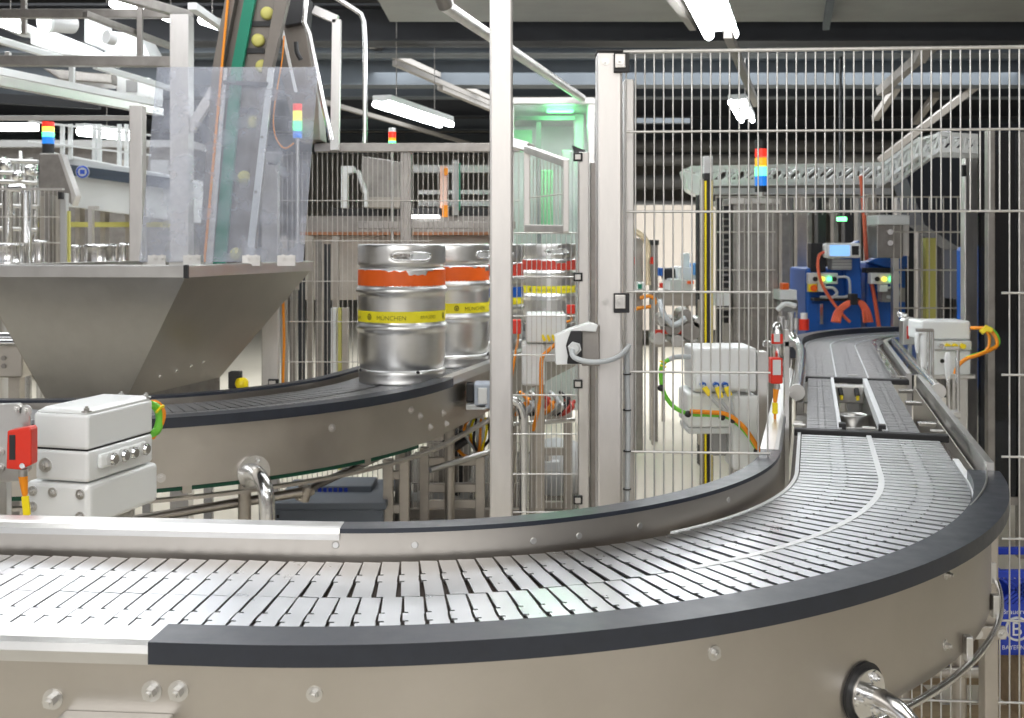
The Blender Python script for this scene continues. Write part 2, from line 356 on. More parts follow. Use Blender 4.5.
# cable tray carrying the near lamps
a = W(728, 34, 6.3); tag(MB().bar(a, a + dv * 3.3, 0.05, 0.05).build('lamp_rail', 'beam_warm'), 'pale rail joining the near and the far twin tube lamps', 'rail')
tag(MB().bar(W(665, -12, 6.0), W(693, 28, 8.3), 0.05, 0.04).build('lamp_rail', 'beam_warm'), 'thin pale rail on the concrete ceiling left of the near lamp', 'rail')
tag(MB().bar(W(832, -10, 7.0), W(826, 27, 8.3), 0.05, 0.05).build('ceiling_bracket', 'beam'), 'dark bracket on the concrete ceiling right of the near lamp', 'bracket')

# ------------------------------------------------------------------ main conveyor
C1 = Vector((-0.30, 3.10)); ZB = CZ - 0.595; END = 0.60
T1, B1, D1 = bend_track(C1, 1.75, END)
UE = ARC + END
GE = ARC + 0.02       # where the black guard hands over to the steel rail
main = thing('chain_conveyor', (C1.x, C1.y, 0), 'large steel two-lane chain conveyor bending across the foreground with black edge guard', 'conveyor')
def lerp(a, b, t): t = max(0, min(1, t)); return a + (b - a) * t
lane(T1, -1.75, UE, -0.203, -0.003, ZB).build('chain', 'chain', main)
lane(T1, -1.75, UE, -0.002, 0.199, ZB).build('chain', 'chain', main)
sweep(T1, -1.75, UE, [(-0.225, ZB - 0.012), (0.215, ZB - 0.012), (0.215, ZB - 0.02), (-0.225, ZB - 0.02)]).build('chain_bed', 'bed', main)
MBs = MB()
sweep(T1, 0.75, UE, [(-0.0095, ZB + 0.0012), (0.0045, ZB + 0.0012), (0.0045, ZB - 0.012), (-0.0095, ZB - 0.012)], mb=MBs)
MBs.build('wear_strip', 'white_strip', main)
sweep(T1, 0.9, UE, [(-0.214, ZB + 0.001), (-0.2045, ZB + 0.001), (-0.2045, ZB - 0.012), (-0.214, ZB - 0.012)]).build('wear_strip', 'white_strip', main)
sweep(T1, 1.15, UE - 0.32, [(0.201, ZB + 0.002), (0.217, ZB + 0.002), (0.217, ZB - 0.012), (0.201, ZB - 0.012)]).build('wear_strip', 'white_strip', main)
# outer guard: black plastic round the bend, steel rail before and after
ZG = CZ - 0.570
U0 = -0.10
sweep(T1, U0, GE, [(0.205, ZG), (0.280, ZG), (0.280, ZG - 0.032), (0.205, ZG - 0.032)]).build('edge_guard', 'black', main, 0.0025)
def rail_prof(d0, d1, zt, lip): return [(d0, zt), (d1 - 0.018, zt), (d1 - 0.006, zt - 0.004), (d1, zt - 0.014), (d1, zt - lip), (d1 - 0.004, zt - lip), (d1 - 0.006, zt - 0.018), (d0, zt - 0.006)]
sweep(T1, -1.75, U0 - 0.001, rail_prof(0.200, 0.272, ZG - 0.006, 0.03)).build('top_rail', 'steel', main)
sweep(T1, GE + 0.001, UE + 1.30, [(0.250, CZ - 0.55), (0.268, CZ - 0.55), (0.268, CZ - 0.62), (0.250, CZ - 0.62)]).build('top_rail', 'steel', main, 0.003)
def oin(u): 
    k_ = (u - ARC * 0.80) / (ARC * 0.22); q = lerp(0.2035, 0.250, k_); zt = lerp(ZG - 0.001, CZ - 0.556, k_); return [(q, zt), (q + 0.003, zt), (q + 0.003, CZ - 0.74), (q, CZ - 0.74)]
sweep(T1, ARC * 0.8, UE + 1.30, oin).build('side_wall', 'steel', main)
SK1 = sweep(T1, -1.75, UE + 1.30, [(0.238, ZG - 0.030), (0.242, ZG - 0.030), (0.242, CZ - 0.812), (0.238, CZ - 0.812)]).build('outer_skirt', 'steel_skirt', main)
# inner side
def ipos(u): return lerp(-0.222, -0.250, (u - 0.5) / (ARC - 0.5))
ZI = CZ - 0.5375
UI = -0.02
def iguard(u): q = ipos(u); return [(q, ZI), (q - 0.050, ZI), (q - 0.050, ZI - 0.009), (q, ZI - 0.009)]
def iwall(u): q = ipos(u) - 0.004; return [(q, ZI - 0.007), (q - 0.004, ZI - 0.007), (q - 0.004, ZB - 0.22), (q, ZB - 0.22)]
def irail(u): q = ipos(u); return [(q + 0.001, ZI - 0.010), (q - 0.006, ZI - 0.002), (q - 0.016, ZI), (q - 0.052, ZI), (q - 0.052, ZI - 0.012), (q, ZI - 0.022)]
IW1 = sweep(T1, -1.75, UE + 1.30, iwall).build('inner_wall', 'steel_skirt', main)
sweep(T1, UI + 0.09, ARC - 0.02, iguard).build('edge_guard', 'black', main, 0.002)
sweep(T1, -1.75, UI + 0.089, irail).build('top_rail', 'steel', main)
sweep(T1, ARC - 0.019, UE + 1.30, irail).build('top_rail', 'steel', main)
# round tension rod under the skirt and its clips
MB().tube([T1.pt(u, 0.262, CZ - 0.822) for u in [i * 0.05 for i in range(-34, 46)]], 0.007).build('edge_rod', 'steel_bright', main)
for u in (0.95, 1.25, 1.5, 1.72):
    p = T1.pt(u, 0.252, CZ - 0.80); MB().box(p, (0.014, 0.02, 0.05), 0).build('rod_clip', 'steel', main, 0.002)
# bolts on the skirt, found by where the ray from the camera meets the steel
def on_sheet(px, py, C, r, tol=None):
    a = (px - 512) / F; A = 1 + a * a; Bq = -2 * (a * C.x + C.y); Cc = C.x ** 2 + C.y ** 2 - r * r; D = Bq * Bq - 4 * A * Cc
    Y = (-Bq - math.sqrt(max(D, 0))) / (2 * A); p = W(px, py, Y); n = Vector((p.x - C.x, p.y - C.y, 0)).normalized(); return p, n
def on_line(px, py, tr, d):
    best = None
    for i in range(-170, 60):
        u = i * 0.01; q = tr.pt(u, d, 0); e = abs(512 + F * q.x / q.y - px)
        if best is None or e < best[0]: best = (e, u)
    u = best[1]; q = tr.pt(u, d, 0); p, t = tr.at(u); z = CZ - (py - HY) * q.y / F
    return Vector((q.x, q.y, z)), Vector((t.y, -t.x, 0))
for px, py, r in ((52, 699, .009), (154, 691, .009), (176, 691, .009)):
    p, n = on_line(px, py, T1, 0.242); b = MB(); hexbolt(b, p, n, r, 0.014); b.build('bolt', 'steel', SK1)
for px, py, r in ((313, 694, .007), (714, 653, .007), (946, 574, .006), (945, 645, .006)):
    p, n = on_line(px, py, T1, 0.242) if px < 330 else on_sheet(px, py, C1, 1.532); b = MB(); hexbolt(b, p, n, r, 0.008); b.build('bolt', 'steel', SK1)
for px, py in ((535, 541), (580, 536), (640, 526), (335, 545), (416, 545), (728, 500)):   # countersunk screws in the inner wall
    best = None
    for i in range(-60, 190):
        u = i * 0.01; q = T1.pt(u, ipos(u) - 0.004, 0); e = abs(512 + F * q.x / q.y - px)
        if q.y > 1.5 and (best is None or e < best[0]): best = (e, u)
    u = best[1]; q = T1.pt(u, ipos(u) - 0.003, 0); p_, t = T1.at(u); n = Vector((t.y, -t.x, 0)); q.z = CZ - (py - HY) * q.y / F
    MB().torus(q, 0.0055, 0.0012, n, 20, 6).cyl(q - n * 0.001, q + n * 0.0012, 0.005, n=14).build('screw', 'steel', IW1)
# terminal plate low on the skirt
p, n = on_line(122, 716, T1, 0.242)
MB().box(p + n * 0.02 + Vector((0, 0, -0.014)), (0.165, 0.045, 0.04), -0.077 ).build('bracket_box', 'steel', main, 0.004)
# flange and bent pipe leg
def flange_leg(par, p, n, R, r, drop, tilt=0.0, name='leg'):
    up = Vector((0, 0, 1)); sd = n.cross(up)
    L = MB(); pts = [p, p + n * 0.035, p + n * 0.075 - up * 0.012 + sd * tilt * 0.3, p + n * 0.115 - up * 0.05 + sd * tilt * 0.6, p + n * 0.125 - up * 0.12 + sd * tilt, p + n * 0.125 - up * drop + sd * tilt]
    L.tube(smooth_pts(pts[:5], 6) + [pts[5]], r, 16)
    lg = L.build(name, 'steel_bright', par)
    fm = MB(); fm.cyl(p, p + n * 0.010, R, n=32)
    fm.cyl(p + n * 0.008, p + n * 0.014, r * 1.15, n=24)
    for k in range(3):
        a = PI / 2 + (k - 1) * 2.0944 + 0.5; q = p + (sd * math.cos(a) + up * math.sin(a)) * R * 0.72 + n * 0.010; hexbolt(fm, q, n, 0.007 * R / 0.045, 0.006)
    fm.build('flange', 'steel_bright', par)
    MB().cyl(Vector((pts[5].x, pts[5].y, 0)), Vector((pts[5].x, pts[5].y, 0.02)), R, n=24).build('foot', 'steel', par)
p, n = on_sheet(862, 692, C1, 1.532)
MB().cyl(p - n * 0.001, p + n * 0.006, 0.052, n=32).build('gasket', 'blackmatt', main)
flange_leg(main, p + n * 0.006, n, 0.043, 0.017, 0.72)
# more support legs out of sight under the bend
for u in (-1.2, 0.2):
    p = T1.pt(u, -0.10, 0); MB().cyl(p, p + Vector((0, 0, 0.73)), 0.025, n=16).cyl(p, p + Vector((0, 0, 0.012)), 0.05).build('leg', 'steel', main)
for u in (-1.2, -0.6, 0.2, 0.8, 1.6, 2.1, 2.9):
    a = T1.pt(u, -0.225, 0.76); b = T1.pt(u, 0.236, 0.76); MB().bar(a, b, 0.03, 0.03).build('cross_member', 'steel', main)

# ------------------------------------------------------------------ transfer gap with its lift, behind the bend
e2 = Vector((math.cos(HR), math.sin(HR), 0)); n2 = Vector((e2.y, -e2.x, 0)); Bv = Vector((B1.x, B1.y, 0))
def LG(s, d, z): q = Bv + e2 * s + n2 * d; return Vector((q.x, q.y, z))     # along the leg
TL = Track([('l', Vector((B1.x, B1.y)), HR, 10.0)])
st = thing('transfer_station', LG(1.3, 0, 0), 'open transfer section with two narrow chain strips and a ring lift between them', 'transfer station')
for s in (0.64, 2.03):
    a = LG(s, -0.225, ZB - 0.004); b = LG(s, 0.232, ZB - 0.004)
    MB().bar(a, b, 0.022, 0.040).build('cross_bar', 'blackmatt', st, 0.003)
    for d in (-0.21, 0.0, 0.2): MB().box(LG(s, d, ZB + 0.018), (0.04, 0.02, 0.006), HR - PI / 2).build('clamp_pad', 'steel', st, 0.002)
lane(TL, 0.67, 2.00, -0.188, -0.092, ZB + 0.004, 0.0254).build('chain', 'chain_worn', st)
lane(TL, 0.67, 2.00, 0.062, 0.155, ZB + 0.004, 0.0254).build('chain', 'chain_worn', st)
for d, w_ in ((-0.086, 0.012), (0.050, 0.018)):
    sweep(TL, 0.67, 2.0, [(d - w_ / 2, ZB + 0.010), (d + w_ / 2, ZB + 0.010), (d + w_ / 2, ZB - 0.03), (d - w_ / 2, ZB - 0.03)]).build('guide_strip', 'white_strip', st)
for d0, d1 in ((-0.188, -0.092), (0.062, 0.155)):
    sweep(TL, 0.67, 2.0, [(d0, ZB - 0.006), (d1, ZB - 0.006), (d1, ZB - 0.05), (d0, ZB - 0.05)]).build('chain_bed', 'steel_dark', st)
sweep(TL, 0.60, 2.06, [(-0.235, ZB - 0.16), (0.24, ZB - 0.16), (0.24, ZB - 0.17), (-0.235, ZB - 0.17)]).build('base_plate', 'steel_dark', st)
ln = MB(); cc = LG(1.45, -0.022, ZB - 0.085)
ln.lathe([(0.060, -0.03), (0.060, 0.02), (0.052, 0.022), (0.048, 0.012), (0.048, -0.02), (0.001, -0.02)], cc, 36).build('lift_ring', 'steel', st)
MB().cyl(cc - Vector((0, 0, 0.10)), cc, 0.03, n=20).build('lift_rod', 'steel', st)
MB().box(LG(1.90, -0.022, ZB - 0.045), (0.125, 0.08, 0.07), HR - PI / 2).build('sensor_block', 'steel', st, 0.004)
for d in (-0.055, 0.01):
    q = LG(1.82, d, ZB - 0.030); MB().cyl(q + Vector((0, 0.01, 0.015)), q + Vector((0, -0.01, -0.012)), 0.010, n=10).build('nozzle', 'blackmatt', st)
    MB().cyl(q + Vector((0, -0.010, -0.012)), q + Vector((0, -0.015, -0.030)), 0.007, n=10).build('nozzle_tip', 'yellow_plastic', st)
MB().bar(LG(0.70, -0.07, ZB - 0.004), LG(0.70, 0.045, ZB - 0.004), 0.02, 0.010).build('front_plate', 'steel', st)
for d in (-0.078, 0.042): MB().box(LG(0.685, d, ZB + 0.012), (0.022, 0.03, 0.022), HR - PI / 2).build('end_stop', 'blackmatt', st, 0.002)
for s in (1.0, 1.5, 1.85):
    MB().box(LG(s, 0.205, ZB - 0.02), (0.06, 0.03, 0.014), HR - PI / 2).build('side_lug', 'steel_bright', st, 0.002)
    MB().box(LG(s - 0.1, -0.215, ZB - 0.04), (0.03, 0.05, 0.05), HR - PI / 2).build('side_lug', 'steel_bright', st, 0.002)

# ------------------------------------------------------------------ far bend turning right
e2v = Vector((e2.x, e2.y)); n2v = Vector((n2.x, n2.y)); S2 = 3.60
s0p = Vector((B1.x, B1.y)) + e2v * 2.06
ap = Vector((B1.x, B1.y)) + e2v * S2; RF = 1.12; C3 = ap + n2v * RF
T3 = Track([('l', s0p, HR, S2 - 2.06), ('a', C3, RF, HR, -1, RF * 1.6), ])
L3 = S2 - 2.06; U3 = L3 + RF * 1.6
far = thing('far_chain_conveyor', (C3.x, C3.y, 0), 'far steel conveyor bend with dark rim turning right in front of the blue machine', 'conveyor')
for d0, d1 in ((-0.203, -0.070), (-0.064, 0.066), (0.072, 0.203)):
    lane(T3, 0, U3, d0, d1, ZB, 0.0254, gap=0.0008, tilt=0.001).build('chain', 'chain_worn', far)
for d in (-0.209, -0.067, 0.069):
    sweep(T3, 0, U3, [(d - 0.003, ZB + 0.003), (d + 0.003, ZB + 0.003), (d + 0.003, ZB - 0.02), (d - 0.003, ZB - 0.02)]).build('wear_strip', 'white_strip', far)
sweep(T3, 0, U3, [(-0.215, ZB - 0.008), (0.215, ZB - 0.008), (0.215, ZB - 0.02), (-0.215, ZB - 0.02)]).build('chain_bed', 'bed', far)
sweep(T3, L3 - 0.5, U3, [(-0.222, ZG + 0.010), (-0.285, ZG + 0.010), (-0.285, ZG - 0.05), (-0.222, ZG - 0.05)]).build('edge_guard', 'black', far, 0.003)
sweep(T3, 0, U3, [(-0.27, ZG - 0.05), (-0.275, ZG - 0.05), (-0.275, CZ - 0.81), (-0.27, CZ - 0.81)]).build('outer_skirt', 'steel_skirt', far)
sweep(T3, 0, U3, [(0.225, ZB + 0.030), (0.245, ZB + 0.030), (0.245, CZ - 0.81), (0.225, CZ - 0.81)]).build('inner_wall', 'steel', far)
sweep(T3, 0, U3, [(0.160, ZB + 0.025), (0.180, ZB + 0.025), (0.180, ZB + 0.010), (0.160, ZB + 0.010)]).build('guide_strip', 'steel_bright', far)
for i in range(4):
    p = T3.pt(0.2 + i * 0.42, 0.17, ZB + 0.03); MB().cyl(p, p + Vector((0, 0, 0.012)), 0.009, n=10).build('bolt', 'steel_bright', far)
for u in (0.6, 2.2):
    for d in (-0.2, 0.2):
        p = T3.pt(u, d, 0); MB().cyl(p, p + Vector((0, 0, 0.75)), 0.024, n=12).build('leg', 'steel', far)

# guide tubes either side of the transfer section
def gtube(px_pts, lab, pst):
    P = [W(*q) for q in px_pts]; t = thing('guide_tube', (P[0].x, P[0].y, P[0].z), lab, 'guide rail', 'guide tubes by the transfer section')
    MB().tube(smooth_pts(P, 6), 0.025, 16).build('tube', 'steel_bright', t)
    d = (P[1] - P[0]).normalized(); MB().cyl(P[0] - d * 0.012, P[0] + d * 0.004, 0.029, n=20).build('end_cap', 'steel', t)
    for q in pst:
        b = W(*q); MB().cyl(b, b - Vector((0, 0, 0.09)), 0.008, n=10).build('clamp', 'steel_dark', t)
gtube([(797, 392, 3.95), (800, 372, 4.6), (801, 352, 5.35), (797, 344, 5.6), (792, 336, 5.7)], 'steel guide tube on the left of the transfer section', [(799, 380, 4.3)])
gtube([(938, 391, 4.15), (915, 366, 5.1), (893, 341, 6.5)], 'steel guide tube on the right of the transfer section, near the white drive box', [(925, 378, 4.6), (905, 356, 5.6)])

# ------------------------------------------------------------------ keg conveyor
C2 = Vector((-1.765, 4.95))
T2, B2, D2 = bend_track(C2, 1.6, 4.0)
kc = thing('keg_conveyor', (C2.x, C2.y, 0), 'steel conveyor bend with black edge guard carrying the kegs, below the hopper', 'conveyor')
for d0, d1 in ((-0.203, -0.006), (0.006, 0.199)):
    lane(T2, -1.0, ARC + 3.1, d0, d1, ZB, tilt=0.001, gap=0.0014).build('chain', 'chain_worn', kc)
sweep(T2, -1.0, ARC + 3.1, [(-0.225, ZB - 0.010), (0.215, ZB - 0.010), (0.215, ZB - 0.02), (-0.225, ZB - 0.02)]).build('chain_bed', 'bed', kc)
G2 = ARC + 0.02
sweep(T2, -0.9, G2, [(0.205, ZG), (0.280, ZG), (0.280, ZG - 0.034), (0.205, ZG - 0.034)]).build('edge_guard', 'black', kc, 0.003)
sweep(T2, G2 + 0.001, ARC + 3.1, [(0.225, ZG + 0.004), (0.272, ZG + 0.004), (0.272, ZG - 0.03), (0.225, ZG - 0.03)]).build('top_rail', 'steel', kc, 0.004)
SK2 = sweep(T2, -1.0, ARC + 3.1, [(0.238, ZG - 0.03), (0.243, ZG - 0.03), (0.243, CZ - 0.805), (0.238, CZ - 0.805)]).build('outer_skirt', 'steel_skirt', kc)
sweep(T2, -1.0, ARC + 3.1, [(-0.225, ZG + 0.004), (-0.275, ZG + 0.004), (-0.275, ZG - 0.006), (-0.225, ZG - 0.006)]).build('edge_guard', 'black', kc)
sweep(T2, -1.0, ARC + 3.1, [(-0.25, ZG - 0.006), (-0.254, ZG - 0.006), (-0.254, CZ - 0.80), (-0.25, CZ - 0.80)]).build('inner_wall', 'steel_skirt', kc)
sweep(T2, 0.2, ARC - 0.2, [(0.225, CZ - 0.807), (0.238, CZ - 0.807), (0.238, CZ - 0.820), (0.225, CZ - 0.820)]).build('return_strip', 'dark_green', kc)
sweep(T2, -0.9, ARC + 1.2, [(0.245, CZ - 0.835), (0.275, CZ - 0.835), (0.275, CZ - 0.845), (0.245, CZ - 0.845)]).build('drip_edge', 'frame_steel', kc)
for u in (0.7, 1.3, ARC, ARC + 0.6): 
    a = T2.pt(u, -0.24, 0.73); b = T2.pt(u, 0.24, 0.73); MB().bar(a, b, 0.03, 0.03).build('cross_member', 'frame_steel', kc)
for px, py in ((332, 428), (161, 478), (411, 410), (430, 427), (443, 413), (446, 424), (420, 416)):
    p, n = on_sheet(px, py, C2, 1.533); b = MB(); hexbolt(b, p, n, 0.009, 0.008); b.build('bolt', 'steel_post', SK2)
p, n = on_sheet(253, 472, C2, 1.533)
flange_leg(kc, p, n, 0.058, 0.027, 0.78)
for u, d in ((1.0, -0.1), (ARC + 0.5, 0.1), (ARC + 0.5, -0.15), (ARC + 1.6, 0.1)):
    p = T2.pt(u, d, 0); MB().cyl(p, p + Vector((0, 0, 0.73)), 0.024, n=14).cyl(p, p + Vector((0, 0, 0.012)), 0.05).build('leg', 'frame_steel', kc)
# ------------------------------------------------------------------ kegs
def make_keg(label, band='orange', lab='yellow', text=True, blue=False):
    t = thing('keg', (0, 0, 0), label, 'keg', 'kegs on the conveyor')
    R = 0.1875; H = 0.612
    b = MB(); prof = [(0.001, 0.035), (0.10, 0.038), (0.172, 0.052), (0.178, 0.058), (0.184, 0.085), (R, 0.12), (R + .001, 0.205)]
    def rib(z): return [(R + .001, z - .019), (R + .006, z - .013), (R + .010, z - .005), (R + .011, z), (R + .010, z + .005), (R + .006, z + .013), (R + .001, z + .019)]
    prof += rib(0.236) + [(R, 0.29), (R, 0.36)] + rib(0.392) + [(R, 0.43), (R, 0.475), (0.1865, 0.483), (0.179, 0.488), (0.174, 0.492), (0.150, 0.500), (0.08, 0.507), (0.03, 0.508), (0.001, 0.508)]
    b.lathe(prof, (0, 0, 0), 64).build('body', 'keg', t)
    # bottom chime: rolled ring with a lower bead and small drain holes
    bc = MB().lathe([(0.176, 0.062), (0.183, 0.055), (0.1875, 0.047), (0.1855, 0.038), (0.184, 0.012), (0.1865, 0.006), (0.184, 0.0), (0.176, 0.003), (0.176, 0.04)], (0, 0, 0), 64).build('bottom_chime', 'keg', t)
    for k in range(4):
        a = math.radians(-63 + 90 * k); c = Vector((math.cos(a), math.sin(a), 0)) 
        MB().cyl(c * 0.1835 + Vector((0, 0, 0.056)), c * 0.1900 + Vector((0, 0, 0.052)), 0.0065, n=12).build('drain_hole', 'blackmatt', bc)
    # top chime with two hand holes cut out
    n = 96; zs = [0.488, 0.494, 0.503, 0.512, 0.520, 0.528, 0.537, 0.546, 0.554, 0.565, 0.578, 0.586, 0.590]
    rs = [0.176, 0.182, 0.1885, 0.1895, 0.1895, 0.1895, 0.1895, 0.1895, 0.1895, 0.1895, 0.1885, 0.187, 0.184]
    V = []; Fc = []
    hole = set(); half = 7
    cols = {}
    for c0 in (int(n * 0.75) + 5, int(n * 0.25) + 5):
        for d in range(-half, half): 
            lo, hi = (4, 8) if abs(d + .5) < half - 1 else (5, 7)
            for z in range(lo, hi): hole.add(((c0 + d) % n, z))
    for i, z in enumerate(zs):
        V += [(rs[i] * math.cos(2 * PI * k / n), rs[i] * math.sin(2 * PI * k / n), z) for k in range(n)]
    for i in range(len(zs) - 1):
        for k in range(n):
            if (k, i) in hole: continue
            Fc.append((i * n + k, i * n + (k + 1) % n, (i + 1) * n + (k + 1) % n, (i + 1) * n + k))
    ch = MB().add(V, Fc, True).build('top_chime', 'keg', t)
    so = ch.modifiers.new('thick', 'SOLIDIFY'); so.thickness = 0.004; so.offset = -1
    for c0 in (1.5 * PI + 10 * PI / n, 0.5 * PI + 10 * PI / n):
        hw = half * 2 * PI / n * 1.0; zc = 0.537; hz = 0.0165; pts = []
        for k in range(33):
            q = 2 * PI * k / 32; x = math.cos(q); y = math.sin(q)
            ex = abs(x) ** 0.45 * (1 if x > 0 else -1); ey = abs(y) ** 0.8 * (1 if y > 0 else -1)
            a = c0 + hw * ex; pts.append(Vector((0.1895 * math.cos(a), 0.1895 * math.sin(a), zc + hz * ey)))
        MB().tube(pts, 0.0042, 8).build('handle_rim', 'steel_bright', ch)
    MB().cyl((0, 0, 0.504), (0, 0, 0.528), 0.035, n=28).cyl((0, 0, 0.526), (0, 0, 0.536), 0.024, n=24).build('spear_fitting', 'steel_dark', t)
    # painted orange band with a chipped corner on the front
    def band_mb(z0, z1, r, chip=False):
        vs = []; N = 96
        for k in range(N + 1):
            a = 2 * PI * k / N - PI / 2 + PI; dz = 0
            ang = math.degrees(math.atan2(math.sin(a + PI / 2), math.cos(a + PI / 2)))
            if chip:
                if 14 < ang < 38: dz = 0.022 + 0.003 * math.sin(k * 2.3)
                elif 38 <= ang < 52: dz = 0.006
                elif -20 < ang <= 14: dz = 0.005 + 0.004 * math.sin(k * 1.7)
                elif -52 < ang < -46: dz = 0.006
            vs += [(r * math.cos(a), r * math.sin(a), z0), (r * math.cos(a), r * math.sin(a), z1 - dz)]
        return MB().add(vs, [(2 * k, 2 * k + 2, 2 * k + 3, 2 * k + 1) for k in range(N)], True)
    band_mb(0.4125, 0.4815, R + 0.0008, True).build('painted_band', band, t)
    if text:
        lb = band_mb(0.260, 0.308, R + 0.0009).build('label_band', lab, t)
        def wrap(a0, z0): return lambda x, y: ((R + 0.0016) * math.cos(-PI / 2 + math.radians(a0) + x / R), (R + 0.0016) * math.sin(-PI / 2 + math.radians(a0) + x / R), z0 + y)
        for s_, a0, z0, sz in (('M\u00dcNCHEN', -28, 0.272, 0.026), ('BRAUEREI', 30, 0.277, 0.018), ('BRAUEREI', -84, 0.272, 0.018), ('M\u00dcNCHEN', 92, 0.272, 0.026), ('BRAUEREI', 150, 0.277, 0.018)):
            text_mb(s_, sz, wrap(a0, z0)).build('lettering', 'ink', lb)
        for a0 in (-40, 74, 196):
            e = MB(); w_ = wrap(a0, 0.284); V = [w_(0.012 * math.cos(q), 0.014 * math.sin(q)) for q in [2 * PI * k / 20 for k in range(20)]]
            V2 = [w_(0.007 * math.cos(q), 0.008 * math.sin(q)) for q in [2 * PI * k / 20 for k in range(20)]]
            e.add(V + V2, [(k, (k + 1) % 20, (k + 1) % 20 + 20, k + 20) for k in range(20)]); V3 = [w_(x, y) for x, y in ((-.004, -.006), (.004, -.006), (.005, .002), (0, .006), (-.005, .002))]
            e.add(V3, [(0, 1, 2, 3, 4)]); e.build('emblem', 'ink', lb)
    if blue: band_mb(0.296, 0.352, R + 0.001).build('label_band', 'blue', t); band_mb(0.245 + .012, 0.294, R + 0.0012).build('label_band', 'yellow', t)
    return t
def kpos(s): q = T2.pt(ARC + s, 0, ZB + 0.001); return q
k1 = make_keg('nearest steel keg with chipped orange band and yellow label on the conveyor bend')
k2 = dup(k1, (0, 0, 0), 0)
k1.location = (-0.477, 4.675, ZB + 0.001)
k2.location = (-0.300, 5.30, ZB + 0.001); k2.rotation_euler.z = 0.9
k2['label'] = 'second steel keg with orange band, half hidden behind the nearest keg and the tall post'
k3 = make_keg('steel keg with orange, blue and yellow bands, seen just right of the tall post', 'darkred', 'yellow', False, True)
k3.location = (-0.125, 6.05, ZB + 0.001)
k4 = make_keg('far steel keg with dark red band and wide yellow label behind the wire gate', 'darkred', 'yellow', True)
k4.location = (0.245, 7.35, ZB + 0.001)

# ------------------------------------------------------------------ fences
def mesh_mb(a, b, z0, z1, sp, hz, r=0.0024, hr=0.0032, holes=None, mb=None):
    """welded wire: verticals every sp metres, horizontals at the heights hz; holes = [(t0,t1,zlo,zhi)] in metres along the run"""
    mb = mb or MB(); a = Vector((a[0], a[1], 0)); b = Vector((b[0], b[1], 0)); L = (b - a).length; d = (b - a) / L; nn = Vector((d.y, -d.x, 0)); holes = holes or []
    n = int(L / sp)
    for i in range(n + 1):
        t = i * sp; p = a + d * t; iv = [(z0, z1)]
        for h0, h1, zl, zh in holes:
            if h0 < t < h1:
                iv = [x for s0, s1 in iv for x in ((s0, min(s1, zl)), (max(s0, zh), s1)) if x[1] - x[0] > 0.01]
        for s0, s1 in iv: mb.cyl(p + Vector((0, 0, s0)), p + Vector((0, 0, s1)), r, n=6, caps=False)
    for z in hz:
        iv = [(0, L)]
        for h0, h1, zl, zh in holes:
            if zl + 0.001 < z < zh - 0.001: iv = [x for s0, s1 in iv for x in ((s0, min(s1, h0)), (max(s0, h1), s1)) if x[1] - x[0] > 0.01]
        for s0, s1 in iv:
            p = a + d * s0 + nn * r * 1.6 + Vector((0, 0, z)); q = a + d * s1 + nn * r * 1.6 + Vector((0, 0, z)); mb.cyl(p, q, hr, n=6)
    return mb
# tall square post in the middle, in front of the kegs
def sq_post(p0, w_, z1, lab, d=None, z0=0.0, m='steel_post', name='post', group=None):
    t = thing(name, (p0[0], p0[1], z0), lab, 'post', group); x, y = p0
    MB().bb(x - w_ / 2, x + w_ / 2, y, y + (d or w_), z0, z1).build('tube', m, t, 0.006)
    MB().bb(x - w_ * 0.9, x + w_ * 0.9, y - w_ * 0.4, y + (d or w_) + w_ * 0.4, z0, z0 + 0.012).build('foot_plate', 'steel', t, 0.002)
    return t
sq_post((-0.0265, 2.66), 0.0575, CZ + 1.72, 'tall bare steel post in the middle, reaching the ceiling, in front of the kegs')
# slanting round brace at the top between the ceiling and the fence corner
tag(MB().cyl(W(444, 5, 4.6), W(582, 98, 7.6), 0.028, n=18).build('slanting_tube', 'steel_post'), 'slanting round tube from the ceiling down to the green-lit cabin, behind the tall post', 'tube')
tag(MB().cyl(W(446, 6, 4.55), W(440, -9, 4.5), 0.035, n=18).build('tube_bracket', 'steel_dark'), 'dark bracket holding the top end of the slanting round tube', 'bracket')

NY = 2.72
fp = thing('mesh_fence', (0.3, NY, 0), 'near wire mesh fence with a steel corner post, cut out above the right conveyor leg', 'fence', 'wire mesh fences')
pa = W(610, 52, 2.66)
MB().bb(pa.x - 0.031, pa.x + 0.031, 2.66, 2.73, 0, pa.z).build('post', 'steel_post', fp, 0.006)
MB().bb(pa.x - 0.033, pa.x + 0.033, 2.658, 2.732, pa.z, pa.z + 0.006).build('post_cap', 'blackmatt', fp, 0.002)
xq = W(629, 0, 2.79).x
MB().bb(xq - 0.012, xq + 0.014, 2.79, 2.84, 0, W(0, 79, 2.79).z).build('post', 'steel_post', fp, 0.004)
